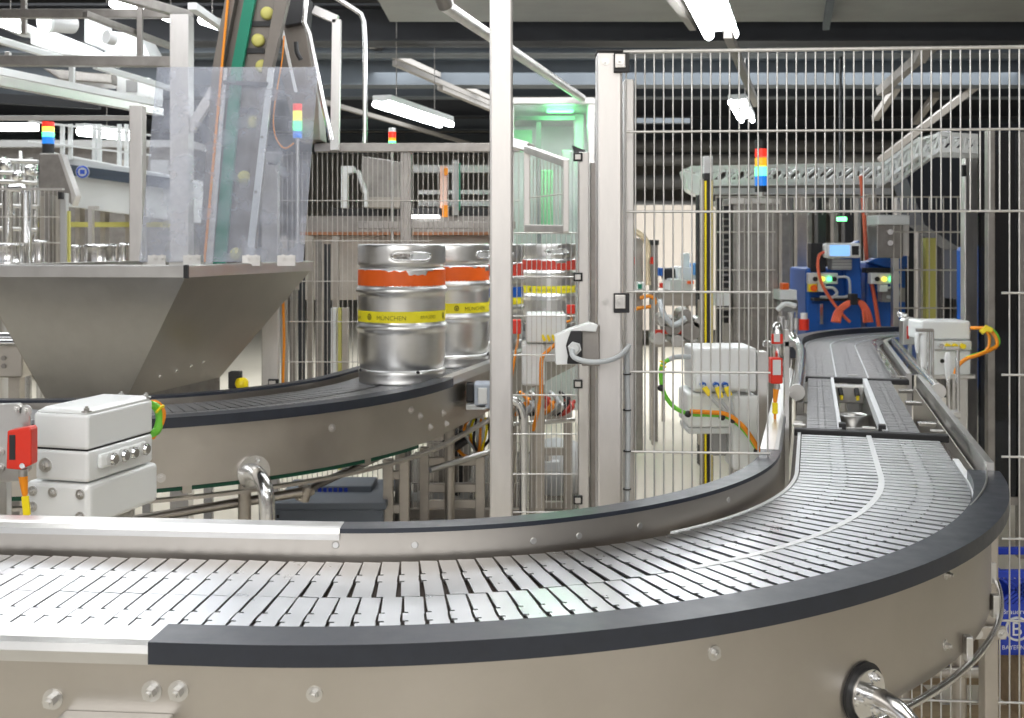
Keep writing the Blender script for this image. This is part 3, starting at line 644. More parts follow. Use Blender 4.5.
# the mesh runs on both sides of the opening and over it
fa = (W(627, 0, NY).x, NY + 0.02); fb = (1.48, 2.655)
fL = math.hypot(fb[0] - fa[0], fb[1] - fa[1])
ztop = W(0, 50, NY).z; HZ = [ztop - 0.002 - 0.2025 * i for i in range(0, 10)]
oa = W(770, 0, NY).x - fa[0]; ob = W(1004, 0, 2.62).x - fa[0] 
mm = mesh_mb(fa, fb, 0.06, ztop + 0.004, 0.0236, HZ, 0.0021, 0.0033, [(oa, ob + 0.02, ZB - 0.62 + 0.3, HZ[2] - 0.002)])
mm.cyl((fa[0] - 0.03, fa[1] - 0.004, HZ[0]), (fb[0], fb[1] - 0.004, HZ[0]), 0.005, n=8)
mm.build('wire_mesh', 'galv', fp)
for zz in (62, 302):
    q = W(617, zz, 2.655); b = MB().bb(q.x - 0.008, q.x + 0.030, 2.648, 2.662, q.z - 0.026, q.z + 0.022); mc = b.build('mesh_clamp', 'blackmatt', fp, 0.002)
    b = MB().bb(q.x - 0.006, q.x + 0.020, 2.642, 2.650, q.z - 0.016, q.z + 0.018); cl = b.build('clamp_plate', 'steel_post', mc, 0.002)
    b = MB(); hexbolt(b, (q.x + 0.006, 2.641, q.z + 0.001), (0, -1, 0), 0.006, 0.004); b.build('bolt', 'steel', mc)
    b = MB(); hexbolt(b, (q.x - 0.028, 2.659, q.z + 0.001), (0, -1, 0), 0.005, 0.003); b.build('bolt', 'steel', fp)
# lower fence post under the conveyor at the right, with bracket plate and cross tube
q0 = W(985, 545, 2.62); q1 = W(999, 0, 2.62)
MB().bb(q0.x, q1.x, 2.62, 2.66, 0, 0.86).build('post', 'frame_steel', fp, 0.004)
p_ = W(975, 627, 2.60); q_ = W(1007, 640, 2.60)
MB().bb(p_.x, q_.x, 2.60, 2.612, q_.z, p_.z).build('bracket_plate', 'frame_steel', fp, 0.003)
for px in (978, 1002): c_ = W(px, 634, 2.598); b = MB(); hexbolt(b, c_, (0, -1, 0), 0.007, 0.004); b.build('bolt', 'steel', fp)
fr = thing('support_frame', (1.1, 2.95, 0), 'low steel support frame under the conveyor bend behind the mesh at bottom right', 'frame')
p_ = W(850, 672, 3.0); q_ = W(985, 660, 3.0); MB().cyl((p_.x, 3.0, p_.z), (q_.x, 3.0, p_.z), 0.016, n=14).build('cross_tube', 'frame_steel', fr)
for px in (962, 905): c_ = W(px, 0, 3.0); MB().cyl((c_.x, 3.02, 0), (c_.x, 3.02, 0.66), 0.02, n=14).build('leg', 'frame_steel', fr)

# far fence: back panel behind the kegs and the gate beside it
BY = 5.75
ff = thing('mesh_fence', (-0.9, BY, 0), 'far wire mesh fence behind the hopper and the kegs, with a flat steel top rail', 'fence', 'wire mesh fences')
z1 = W(0, 152, BY).z
xa = W(262, 0, BY).x; xb = W(520, 0, BY).x
hz = [z1 - 0.045 - 0.2145 * i for i in range(1, 10)]
mesh_mb((xa, BY), (xb, BY), 0.12, z1, 0.0268, hz, 0.0024, 0.003, [(W(432, 0, BY).x - xa, 9, 0.70, CZ + 0.04)]).build('wire_mesh', 'galv_far', ff)
p_ = W(314, 143, BY - 0.02); MB().bb(p_.x, xb, BY - 0.025, BY + 0.03, z1 - 0.0, p_.z).build('top_rail', 'steel_dark', ff, 0.003)
p_ = W(400, 150, BY); q_ = W(411, 0, BY); MB().bb(p_.x, q_.x, BY + 0.005, BY + 0.05, 0.0, p_.z).build('post', 'steel_dark', ff, 0.003)
p_ = W(403, 225, BY); MB().bb(p_.x - 0.25, p_.x + 0.6, BY + 0.01, BY + 0.04, p_.z - 0.02, p_.z + 0.02).build('mid_rail', 'steel_dark', ff, 0.003)
p_ = W(262, 152, BY - 0.06); q_ = W(278, 0, BY - 0.06); MB().bb(p_.x, q_.x, BY - 0.06, BY - 0.005, 0.0, p_.z).build('post', 'steel_post', ff, 0.004)
for y_ in (158, 383):
    p_ = W(270, y_, BY - 0.075); mc = MB().bb(p_.x - 0.01, p_.x + 0.045, BY - 0.078, BY - 0.062, p_.z - 0.035, p_.z + 0.02).build('mesh_clamp', 'blackmatt', ff, 0.003)
    MB().bb(p_.x - 0.004, p_.x + 0.030, BY - 0.084, BY - 0.077, p_.z - 0.022, p_.z + 0.012).build('clamp_plate', 'steel_post', mc, 0.002)
p_ = W(0, 512, BY); MB().bb(W(383, 0, BY).x, xb, BY - 0.02, BY + 0.02, p_.z - 0.03, p_.z + 0.02).build('bottom_rail', 'frame_steel', ff, 0.003)
# gate right of the tall post
gt = thing('wire_gate', (0.2, 5.4, 0), 'wire gate with steel posts between the tall post and the near corner post', 'gate')
GY = 4.3
ga = W(512, 0, GY).x; gb = W(577, 0, GY).x
mesh_mb((ga, GY), (gb, GY), W(0, 508, GY).z, W(0, 232, GY).z, 0.0196, [W(0, y_, GY).z for y_ in (233, 277, 316, 355, 395, 434, 474, 512)], 0.0018, 0.003).build('wire_mesh', 'galv', gt)
p_ = W(580, 152, GY - 0.02); q_ = W(589, 0, GY - 0.02)
MB().bb(p_.x - 0.005, q_.x, GY - 0.02, GY + 0.06, 0, p_.z).build('post', 'steel_post', gt, 0.004)
p_ = W(590, 0, GY + 0.1); q_ = W(598, 0, GY + 0.1); MB().bb(p_.x, q_.x + 0.006, GY + 0.07, GY + 0.13, 0, W(0, 163, GY + 0.1).z).build('post', 'steel_dark', gt, 0.003)
for y_ in (157, 277, 384, 500):
    p_ = W(577, y_, GY - 0.03); mc = MB().bb(p_.x - 0.014, p_.x + 0.022, GY - 0.035, GY - 0.021, p_.z - 0.017, p_.z + 0.017).build('mesh_clamp', 'blackmatt', gt, 0.002)
    MB().bb(p_.x - 0.008, p_.x + 0.014, GY - 0.04, GY - 0.034, p_.z - 0.010, p_.z + 0.010).build('clamp_plate', 'steel_post', mc, 0.001)
# upper frame of the gate seen at an angle
uf = thing('gate_top_frame', W(515, 240, 4.5), 'slanting steel top frame above the wire gate, right of the tall post', 'frame')
MB().bar(W(527, 149, 4.6), W(566, 163, 4.2), 0.03, 0.03).build('rail', 'steel_post', uf, 0.003); MB().bar(W(527, 228, 4.6), W(566, 229, 4.2), 0.028, 0.03).build('rail', 'steel_post', uf, 0.003)
MB().bar(W(527, 149, 4.6), W(527, 232, 4.6), 0.028, 0.028).build('upright', 'steel_post', uf, 0.003)
MB().bar(W(566, 160, 4.2), W(566, 232, 4.2), 0.024, 0.024).build('upright', 'steel_post', uf, 0.003)
MB().bar(W(512, 143, 4.75), W(530, 148, 4.62), 0.04, 0.04).build('rail', 'steel_post', uf, 0.003)
a_ = W(530, 0, 4.58); b_ = W(564, 0, 4.22)
mesh_mb((a_.x, a_.y), (b_.x, b_.y), W(0, 228, 4.3).z, W(0, 156, 4.4).z, 0.04, [W(0, 196, 4.4).z], 0.002, 0.0025).build('wire_mesh', 'galv_far', uf)

# right fence beyond the conveyor: posts, mesh and smoked panes
RY = 5.6
rf = thing('mesh_fence', (1.5, RY, 0), 'far right wire mesh fence with a light post beside the white drive box', 'fence', 'wire mesh fences')
xa = W(716, 0, 6.2).x
a_ = (W(716, 0, 6.0).x, 6.0); b_ = (W(962, 0, RY + .05).x, RY + 0.05)
mesh_mb((W(716, 0, 7.9).x, 7.9), (W(960, 0, 7.9).x, 7.9), W(0, 340, 7.9).z, W(0, 196, 7.9).z, 0.052, [W(0, y_, 7.9).z for y_ in (197, 232, 270, 308)], 0.004, 0.006, [(W(775, 0, 7.9).x - W(716, 0, 7.9).x, W(893, 0, 7.9).x - W(716, 0, 7.9).x, 0, W(0, 215, 7.9).z)]).build('wire_mesh', 'galv_far', rf)
p_ = W(965, 158, RY); q_ = W(978, 0, RY)
MB().bb(p_.x, q_.x, RY, RY + 0.06, 0, p_.z).build('post', 'steel_post', rf, 0.004)
p_ = W(949, 372, RY + .1); q_ = W(975, 0, RY + .1); 
p_ = W(961, 165, RY); MB().bb(p_.x, p_.x + 0.02, RY - 0.02, RY, p_.z - 0.06, p_.z).build('mesh_clamp', 'blackmatt', rf, 0.002)
for px in (988, 0):
    if px: p_ = W(px, 130, 5.2); MB().bb(p_.x, p_.x + 0.035, 5.2, 5.24, 0, p_.z).build('post', 'steel_dark', rf, 0.003)
mr_ = thing('smoked_screen', (2.4, 5.2, 0), 'tall smoked transparent screen panels along the right edge', 'screen panel')
MB().bb(W(979, 0, 5.3).x, W(1100, 0, 5.3).x, 5.3, 5.31, 0.3, W(0, 132, 5.3).z).build('pane', 'darkpane', mr_)
MB().bb(W(979, 0, 5.3).x, W(1100, 0, 5.3).x, 5.29, 5.32, 0.26, 0.30).bb(W(1018, 0, 5.3).x, W(1024, 0, 5.3).x, 5.28, 5.33, 0, W(0, 132, 5.3).z).build('frame', 'steel_dark', mr_)
bp = MB().prism_px([(900, 160), (955, 128), (1100, 118), (1100, 420), (985, 420), (985, 300), (962, 300), (962, 250), (925, 225)], 9.5, 0.4)
tag(bp.build('dark_cabinet', mat('dark_cabinet_paint', (0.03, 0.035, 0.05), 0.4)), 'big dark machine cabinet behind the smoked screen at the right edge', 'cabinet')
tag(MB().bb(W(975, 0, 6.6).x, W(991, 0, 6.6).x, 6.6, 6.9, CZ - 0.9, CZ - 0.02).build('blue_drum', 'blue', bevel=0.03), 'narrow blue machine part standing behind the smoked screen beside the light post', 'machine part')

# ------------------------------------------------------------------ hopper
hp = thing('hopper', (-1.75, 4.8, 0), 'large funnel-shaped steel hopper with folded rim above the keg conveyor at the left', 'hopper')
HT = CZ - 0.092; HB = CZ - 0.66
hx = Vector((-1, 0.077, 0)).normalized(); hy = Vector((0.2674, 0.9636, 0))
c0 = Vector((-1.317, 4.35, HT)); c1 = c0 + hx * 0.87; c3 = c0 + hy * 1.13; c2 = c1 + hy * 1.13
d0 = Vector((-1.635, 4.58, HB)); d1 = d0 + hx * 0.36; d3 = d0 + hy * 0.75; d2 = d1 + hy * 0.75
rim_d = Vector((0, 0, -0.048))
def sheet(a, b, c, d, th=0.003):
    n_ = (b - a).cross(c - a).normalized() * th; return MB().hexa([a, b, c, d], [a + n_, b + n_, c + n_, d + n_])
r0, r1, r2, r3 = (q + rim_d for q in (c0, c1, c2, c3))
sheet(r1, r0, d0, d1).build('front_wall', 'steel', hp)
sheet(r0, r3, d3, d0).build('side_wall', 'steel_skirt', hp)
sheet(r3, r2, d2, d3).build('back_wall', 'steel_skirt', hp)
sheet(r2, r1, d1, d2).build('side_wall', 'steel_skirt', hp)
rm = MB()
for a, b in ((c0, c1), (c1, c2), (c2, c3), (c3, c0)):
    m_ = (c0 + c2) / 2; o1 = (a - m_); o2 = (b - m_); o1.z = o2.z = 0; o1 = o1 * 0.05; o2 = o2 * 0.05
    rm.hexa([a + rim_d, b + rim_d, b + rim_d + o2 * 0.4, a + rim_d + o1 * 0.4], [a, b, b + o2 * 0.4, a + o1 * 0.4])
    rm.hexa([a - o1, b - o2, b, a], [a - o1 + Vector((0, 0, .003)), b - o2 + Vector((0, 0, .003)), b + Vector((0, 0, .003)), a + Vector((0, 0, .003))])
rm.build('rim', 'steel', hp, 0.002)
MB().hexa([c0 + rim_d + Vector((-.004, -.012, -.002)), c0 + rim_d + Vector((.014, -.012, -.002)), c0 + rim_d + Vector((.014, .01, -.002)), c0 + rim_d + Vector((-.004, .01, -.002))], [c0 + Vector((-.004, -.012, .004)), c0 + Vector((.014, -.012, .004)), c0 + Vector((.014, .01, .004)), c0 + Vector((-.004, .01, .004))]).build('corner_notch', 'blackmatt', hp, 0.002)
MB().hexa([d0, d1, d2, d3], [q - Vector((0, 0, 0.12)) for q in (d0, d1, d2, d3)]).build('outlet', 'steel_dark', hp)
for q in (d0, d1, d2, d3):
    qq = q + (Vector((-1.70, 4.95, 0)) - Vector((q.x, q.y, 0))) * 0.15; MB().bb(qq.x - .02, qq.x + .02, qq.y - .02, qq.y + .02, 0, HB - 0.10).build('leg', 'steel', hp, 0.003)
for t_ in (0.12, 0.30, 0.46, 0.60):   # rivets on the dark side wall
    q = r0.lerp(r3, t_ * 0.8 + 0.12).lerp(d0.lerp(d3, t_ * 0.8 + 0.12), 0.86 - 0.12 * t_); n_ = (r3 - r0).cross(d0 - r0).normalized(); n_ = n_ if n_.x > 0 else -n_
    MB().cyl(q, q + n_ * 0.004, 0.008, n=10).build('rivet', 'steel_bright', hp)
tag(MB().bb(-3.2, -0.75, 3.75, 5.6, 0.0, 0.05).build('dark_reflector_plate', mat('dark_reflector_brown', (0.05, 0.042, 0.035), 0.3, 0.2), bevel=0.01), 'wide dark plate added on the floor under the hopper to darken its reflection', 'tray')  # added dark plate, darkens what the hopper side wall reflects
tag(MB().bb(-0.70, 0.50, 4.5, 7.8, 0.0, 0.04).build('dark_reflector_slab', mat('brown_reflector_slab', (0.10, 0.085, 0.065), 0.6), bevel=0.005), 'added brown floor grating under the keg conveyor between the tall post and the near fence post', 'slab')  # second added dark piece, hides bright floor from the hopper wall reflection
# yellow knob on a black valve at the foot of the hopper
vk = thing('valve', W(236, 386, 5.0), 'small yellow-capped valve on black body below the hopper side', 'valve')
MB().px(228, 372, 240, 389, 5.03, 0.05).build('valve_body', 'blackmatt', vk, 0.004)
MB().lathe([(0.001, 0.03), (0.02, 0.025), (0.034, 0.0), (0.03, -0.012), (0.001, -0.02)], W(242, 384, 5.0), 20, (0.6, -0.5, 0.6)).build('cap', 'yellow_plastic', vk)

# acrylic guard standing on the rim
ag = thing('acrylic_guard', W(225, 262, 4.9), 'scuffed clear acrylic guard sheet standing on the hopper rim', 'guard sheet')
def quad_sheet(pts, Ys, th=0.006):
    P = [W(x, y, Y) for (x, y), Y in zip(pts, Ys)]; return MB().hexa(P, [p + Vector((0, th, 0)) for p in P])
quad_sheet([(139, 262), (303, 262), (318, 67), (157, 67)], [4.86, 4.86, 4.78, 4.78]).build('sheet', 'acrylic', ag)
for px in (158, 193, 252, 287):
    b = MB()
    for dx in (-4, 4):
        q = W(px + dx, 258, 4.85); hexbolt(b, q, (0, -1, 0), 0.009, 0.006)
    q = W(px, 258, 4.87); b.bb(q.x - 0.04, q.x + 0.04, 4.852, 4.9, q.z - 0.035, q.z + 0.012)
    b.build('clamp', 'steel', ag)

# ------------------------------------------------------------------ inclined cap elevator behind the acrylic
el = thing('cap_elevator', W(225, 330, 5.35), 'steep inclined elevator belt carrying round yellow caps up behind the acrylic guard', 'elevator')
EY = 5.25
MB().prism_px([(226, -6), (236, -6), (222, 68), (209, 264), (198, 264), (212, 68)], EY, 0.06).build('side_rail', 'dark_rail', el, 0.002)
MB().prism_px([(276, -6), (289, -6), (272, 68), (253, 264), (240, 264), (262, 68)], EY, 0.06).build('side_rail', 'dark_rail', el, 0.002)
MB().prism_px([(224, 68), (227, 68), (212, 264), (205, 264)], EY - 0.012, 0.012).prism_px([(268, 68), (274, 68), (252, 264), (245, 264)], EY - 0.012, 0.012).build('edge_strip', 'offwhite', el)
MB().prism_px([(236, -6), (276, -6), (262, 68), (240, 264), (209, 264), (222, 68)], EY + 0.06, 0.02).build('back_plate', 'dark_rail', el)
MB().prism_px([(245, -6), (256, -6), (242, 68), (225, 264), (213, 264), (231, 68)], EY + 0.02, 0.03).build('belt', 'green', el)
MB().prism_px([(227, -6), (229, -6), (205, 262), (203, 262)], EY - 0.03, 0.012).build('cable', 'orange_cable', el)
for i, (x, y) in enumerate(((267, 13), (258, 40), (262, 66), (254, 122), (244, 177), (236, 254))):
    q = W(x, y, EY + 0.04); MB().lathe([(0.001, 0.012), (0.022, 0.011), (0.031, 0.004), (0.033, -0.006), (0.001, -0.008)], q, 24, (0.1, -1, 0.1)).build('cap', 'capyellow', el)
for x, y in ((262, 23), (256, 50), (250, 84), (246, 110)): 
    MB().prism_px([(x - 11, y - 2), (x + 8, y - 2), (x + 8, y + 3), (x - 11, y + 3)], EY + 0.045, 0.02).build('cleat', 'blackmatt', el)
MB().prism_px([(223, 80), (268, 82), (266, 87), (223, 84)], EY - 0.025, 0.02).build('tie_bar', 'blackmatt', el, 0.003)
for x, y in ((217, 137), (262, 137), (211, 192), (256, 192), (205, 250), (249, 250)):
    q = W(x, y, EY - 0.013); MB().cyl(q, q + Vector((0, -0.006, 0)), 0.007, n=12).build('screw', 'steel_dark', el)
# drop chute and struts to the right of the elevator
chx = thing('drop_chute', W(296, 262, 5.5), 'tapering grey drop chute with bright edges right of the cap elevator', 'chute')
MB().prism_px([(284, 22), (304, 22), (318, 100), (320, 140), (296, 140), (280, 70)], 5.6, 0.2).build('chute_body', 'dark_rail', chx, 0.004)
MB().prism_px([(281, -6), (306, -6), (304, 22), (284, 26)], 5.55, 0.2).build('dark_hood', 'blackmatt', chx, 0.004)
MB().tube([W(307, -6, 5.45), W(304, 22, 5.45), W(309, 34, 5.45), (W(331, 140, 5.45))], 0.013, 10).build('edge_tube', 'steel_bright', chx)
MB().bar(W(282, 29, 5.45), W(296, 92, 5.45), 0.014, 0.014).build('strut', 'white', chx)
MB().tube(smooth_pts([W(x, y, 5.4) for x, y in ((284, 36), (282, 60), (274, 110), (275, 135), (284, 148), (294, 143))]), 0.004, 6).build('cable', 'orange_cable', chx)
MB().tube(smooth_pts([W(x, y, 5.4) for x, y in ((296, 42), (297, 52), (301, 60))]), [0.012] * 12 + [0.012], 8).build('hook', 'blackmatt', chx)
# bent frames
def frame_tube(name, pts, Y, r, lab, sq=False):
    P = [W(x, y, Y) for x, y in pts]
    if sq:
        mb = MB()
        for a, b in zip(P, P[1:]): mb.bar(a, b, r * 2, r * 2)
    else: mb = MB().tube(P, r, 14)
    tag(mb.build(name, 'steel_bright' if not sq else 'steel_post'), lab, 'frame')
frame_tube('square_tube_rack', [(314, 10), (337, 20), (335, 150)], 5.7, 0.022, 'square steel tube frame bent over at the top, left of the round one', True)
frame_tube('round_tube_rack', [(333, -4), (352, 8), (361, 14), (364, 22), (365, 40), (365, 150)], 5.8, 0.013, 'thin round steel tube frame bent over at the top, right of the square one')
frame_tube('steel_portal', [(182, 530), (182, 16)], 5.9, 0.05, 'square steel column behind the acrylic guard, left of the cap elevator', True)
tag(MB().bar(W(190, 130, 5.9), W(220, 82, 5.9), 0.05, 0.05).build('diagonal_brace', 'steel_post'), 'pale diagonal brace behind the acrylic guard', 'brace')
tag(MB().px(129, 105, 142, 300, 5.6, 0.07).build('steel_column', 'steel_post', bevel=0.004), 'square steel column left of the acrylic guard', 'column')
# ------------------------------------------------------------------ white drive boxes
EX = Vector((0.9636, -0.2674, 0)); EY = Vector((0.2674, 0.9636, 0)); UZ = Vector((0, 0, 1))
def lb(o, u0, u1, v0, v1, z0, z1, mb=None):
    """block in the conveyor-leg axes: u to the right, v away, heights absolute"""
    P = [o + EX * u + EY * v for u, v in ((u0, v0), (u1, v0), (u1, v1), (u0, v1))]
    return (mb or MB()).hexa([Vector((p.x, p.y, z0)) for p in P], [Vector((p.x, p.y, z1)) for p in P])
o = Vector((-0.982, 2.50, 0))
dr = thing('drive_box', (o.x, o.y, 0), 'white gear motor drive box beside the red sensor at the left edge', 'drive unit', 'white drive boxes')
z_ = lambda h: CZ - h
P = [o + EX * u + EY * v for u, v in ((-0.150, 0), (0, 0), (0, .257), (-0.150, .257))]; Q = [o + EX * u + EY * v for u, v in ((-0.130, .012), (-0.008, .012), (-0.008, .245), (-0.130, .245))]
cov = MB().hexa([Vector((p.x, p.y, z_(.4805))) for p in P], [Vector((p.x, p.y, z_(.398))) for p in P])
cov.hexa([Vector((p.x, p.y, z_(.399))) for p in P], [Vector((p.x, p.y, z_(.386))) for p in Q])
cov = cov.build('upper_cover', 'white', dr, 0.008, segs=3)
lb(o, -0.142, -0.004, .004, .253, z_(.4835), z_(.4800)).build('seal', 'blackmatt', dr)
lb(o, -0.145, 0, 0, .257, z_(.556), z_(.4835)).build('junction_housing', 'white', dr, 0.008, segs=3)
gh = lb(o, -0.172, 0.004, 0.0, .275, z_(.66), z_(.560)).build('gear_housing', 'white', dr, 0.012, segs=3)
lb(o, -0.182, -0.172, 0.03, .24, z_(.66), z_(.575)).build('gear_end_plate', 'offwhite', dr, 0.008)
gp = lb(o, 0.0, 0.016, 0.03, .215, z_(.530), z_(.494)).build('gland_plate', 'white', dr, 0.008)
for v in (.062, .105, .142, .190):
    q = o + EX * 0.016 + EY * v; q.z = z_(.511); g = MB().cyl(q, q + EX * 0.010, 0.0165, n=6, smooth=False).cyl(q + EX * 0.01, q + EX * 0.016, 0.013, 0.011, n=16); g.build('cable_gland', 'steel_bright', gp)
for u, v in ((-.012, .012), (-.012, .245), (-.085, .245)):
    q = o + EX * u + EY * v; q.z = z_(.392); b = MB(); hexbolt(b, q, UZ, .007, .006); b.build('bolt', 'steel', cov)
for u, z in ((-.150, .583), (-.095, .583), (-.020, .583), (-.020, .635), (-.150, .62)):
    q = o + EX * u + EY * -0.001; q.z = z_(z); b = MB(); hexbolt(b, q, -EY, .007, .006); b.build('bolt', 'steel', gh)
q = o + EX * -0.115 + EY * -0.001; q.z = z_(.520); b = MB(); hexbolt(b, q, -EY, .010, .010); b.build('bolt', 'steel', dr)
lb(o, -0.12, -0.03, .05, .22, 0.0, z_(.66)).build('stand', 'steel', dr, 0.004)
def px_cable(name, pts, r, m, par): return cable(pts, r).build(name, m, par)
px_cable('green_wire', [(150, 404, 2.77), (157, 408, 2.79), (160, 418, 2.8), (157, 430, 2.79), (151, 434, 2.77)], 0.011, 'green_cable', dr)
px_cable('orange_wire', [(149, 403, 2.80), (157, 403, 2.80), (163, 411, 2.80), (162, 422, 2.80), (156, 432, 2.8), (152, 438, 2.8)], 0.0075, 'orange_cable', dr)
MB().torus(W(160, 409, 2.79), 0.011, 0.004, (1, 0, -1), 14, 6).build('cable_tie', 'yellow_plastic', dr)

# red light sensor on a steel bracket
sb = thing('sensor_bracket', W(8, 560, 2.42), 'cut steel bracket plate holding the red sensor at the left edge', 'bracket')
MB().prism_px([(-12, 404), (20, 403), (30, 414), (31, 470), (18, 482), (-12, 482)], 2.40, 0.008).build('plate', 'steel', sb, 0.003)
MB().bb(W(-6, 0, 2.42).x, W(8, 0, 2.42).x, 2.41, 2.44, 0.0, W(0, 480, 2.41).z).build('post', 'steel', sb, 0.003)
for x, y in ((16, 410), (26, 411)): q = W(x, y, 2.398); b = MB(); hexbolt(b, q, (0, -1, 0), 0.008, 0.006); b.build('bolt', 'steel', sb)
for y in (452, 468): q = W(0, y, 2.398); b = MB(); hexbolt(b, q, (0, -1, 0), 0.006, 0.006); b.build('bolt', 'steel', sb)
rs = thing('light_sensor', W(22, 470, 2.37), 'red light sensor with orange plug and yellow tag in front of the white drive box', 'sensor', 'red sensors')
MB().prism_px([(7, 431), (29, 427), (31, 430), (31, 465), (20, 470), (6, 469)], 2.345, 0.035).build('housing', 'red', rs, 0.003)
MB().px(9, 435, 15, 460, 2.343, 0.004).build('lens', 'blackmatt', rs, 0.001)
q = W(22, 466, 2.341); MB().cyl(q, q + Vector((0, 0.01, 0)), 0.006, n=12).build('screw', 'steel_bright', rs)
MB().cyl(W(23, 469, 2.365), W(23, 476, 2.365), 0.010, n=14).build('collar', 'steel', rs)
MB().cyl(W(23, 476, 2.365), W(25, 495, 2.365), 0.010, 0.006, n=14).build('plug', 'orange_cable', rs)
MB().tube([W(25, 494, 2.365), W(25, 520, 2.365), W(26, 560, 2.37)], 0.004, 8).build('cable', 'orange_cable', rs)
MB().prism_px([(21, 497), (28, 496), (30, 515), (23, 517)], 2.35, 0.006).build('tag', 'yellow_plastic', rs, 0.001)

# safety switch with grey cable on the near fence post
sw = thing('safety_switch', W(578, 350, 2.58), 'white and black safety switch on the near fence post with a curved grey cable', 'switch')
MB().prism_px([(555, 336), (571, 329), (590, 323), (598, 325), (596, 332), (582, 331), (582, 364), (556, 365)], 2.60, 0.05).build('bracket', 'white', sw, 0.002)
MB().prism_px([(571, 331), (582, 331), (582, 364), (567, 364), (568, 356), (566, 346), (568, 339)], 2.594, 0.008).build('switch_face', 'blackmatt', sw, 0.002)
MB().prism_px([(582, 331), (599, 325), (600, 366), (582, 366)], 2.63, 0.03).build('side_plate', 'steel_dark', sw, 0.002)
q = W(574, 348, 2.592); MB().cyl(q, q - Vector((-0.002, 0.012, 0)), 0.016, n=6, smooth=False).cyl(q - Vector((0, 0.012, 0)), q - Vector((0, 0.02, 0)), 0.0125, 0.010, n=18).build('gland', 'offwhite', sw)
px_cable('cable', [(572, 350, 2.57), (573, 356, 2.555), (580, 360, 2.55), (592, 362, 2.55), (606, 361, 2.56), (618, 357, 2.60), (626, 350, 2.66), (629, 346, 2.69)], 0.0068, 'grey_cable', sw)
px_cable('cable', [(627, 350, 2.70), (627, 380, 2.70), (628, 420, 2.70), (627, 520, 2.70), (627, 600, 2.7)], 0.0068, 'grey_cable', sw)
for y in (374, 410, 451, 489): q = W(627, y, 2.70); MB().torus(q, 0.009, 0.002, (0, 0, 1), 14, 6).build('cable_tie', 'blackmatt', sw)

# drive box behind the near fence
o = W(690, 440, 3.72); o.z = 0
d2_ = thing('drive_box', (o.x, o.y, 0), 'white drive box behind the near wire mesh with yellow-tagged grey cables', 'drive unit', 'white drive boxes')
Yb = 3.72
MB().px(693, 348, 757, 392, Yb, 0.20).build('upper_cover', 'white', d2_, 0.010, segs=3)
gp = MB().px(696, 374, 750, 390, Yb - 0.02, 0.03).build('gland_plate', 'white', d2_, 0.006)
MB().px(688, 393, 740, 428, Yb + 0.01, 0.22).build('gear_housing', 'white', d2_, 0.012, segs=3)
MB().px(688, 428, 736, 434, Yb + 0.02, 0.18).build('gear_bottom', 'offwhite', d2_, 0.004)
MB().px(733, 396, 759, 470, Yb - 0.01, 0.16).build('side_housing', 'white', d2_, 0.008)
MB().px(757, 352, 768, 470, Yb + 0.02, 0.06).build('mounting_plate', 'steel', d2_, 0.003)
MB().px(712, 432, 727, 456, Yb + 0.06, 0.05).build('motor_end', 'grey', d2_, 0.006)
MB().bb(W(736, 0, Yb).x, W(748, 0, Yb).x, Yb + 0.05, Yb + 0.10, 0, z_(.75)).build('stand', 'steel', d2_, 0.003)
for i, (x, y, x2, y2) in enumerate(((703, 386, 709, 395), (716, 386, 720, 398), (725, 386, 729, 396))):
    q = W(x, y - 1, Yb - 0.03); MB().cyl(q + Vector((0, .02, 0)), q - Vector((0, .012, 0)), 0.011, n=6, smooth=False).build('cable_gland', 'blue', gp)
    px_cable('cable', [(x, y - 1, Yb - 0.045), (x2, y2, Yb - 0.05), ((x2 + 735) / 2, 409, Yb - 0.05), (736, 420, Yb - 0.04), (748, 436, Yb - 0.02)], 0.006, 'grey_cable', d2_)
    MB().bar(W(x + 1, y + 1, Yb - 0.047), W(x2 + 1, y2, Yb - 0.052), 0.018, 0.016).build('tag', 'yellow_plastic', d2_, 0.002)
lp = [(690, 357, 3.72), (676, 357, 3.70), (668, 360, 3.68), (662, 366, 3.66), (661, 378, 3.66), (664, 393, 3.66), (674, 407, 3.66), (690, 414, 3.66), (710, 415, 3.66), (727, 417, 3.66), (741, 427, 3.66), (752, 441, 3.66), (766, 465, 3.66)]
px_cable('green_wire', lp[1:], 0.0078, 'green_cable', d2_)
px_cable('orange_wire', [(x, y - 2.6, Y - 0.012) for x, y, Y in lp[7:]], 0.008, 'orange_cable', d2_)
px_cable('grey_sleeve', lp[:3], 0.009, 'grey_cable', d2_)
for x, y in ((661, 388), (688, 414), (722, 417), (733, 420), (757, 451)): q = W(x, y, 3.655); MB().ball(q, 0.012, 10).build('cable_tie', 'blackmatt', d2_)
for y in (362, 366, 371): MB().torus(W(663, y, 3.66), 0.010, 0.003, (0.3, 0, 1), 12, 6).build('cable_tie', 'yellow_plastic', d2_)

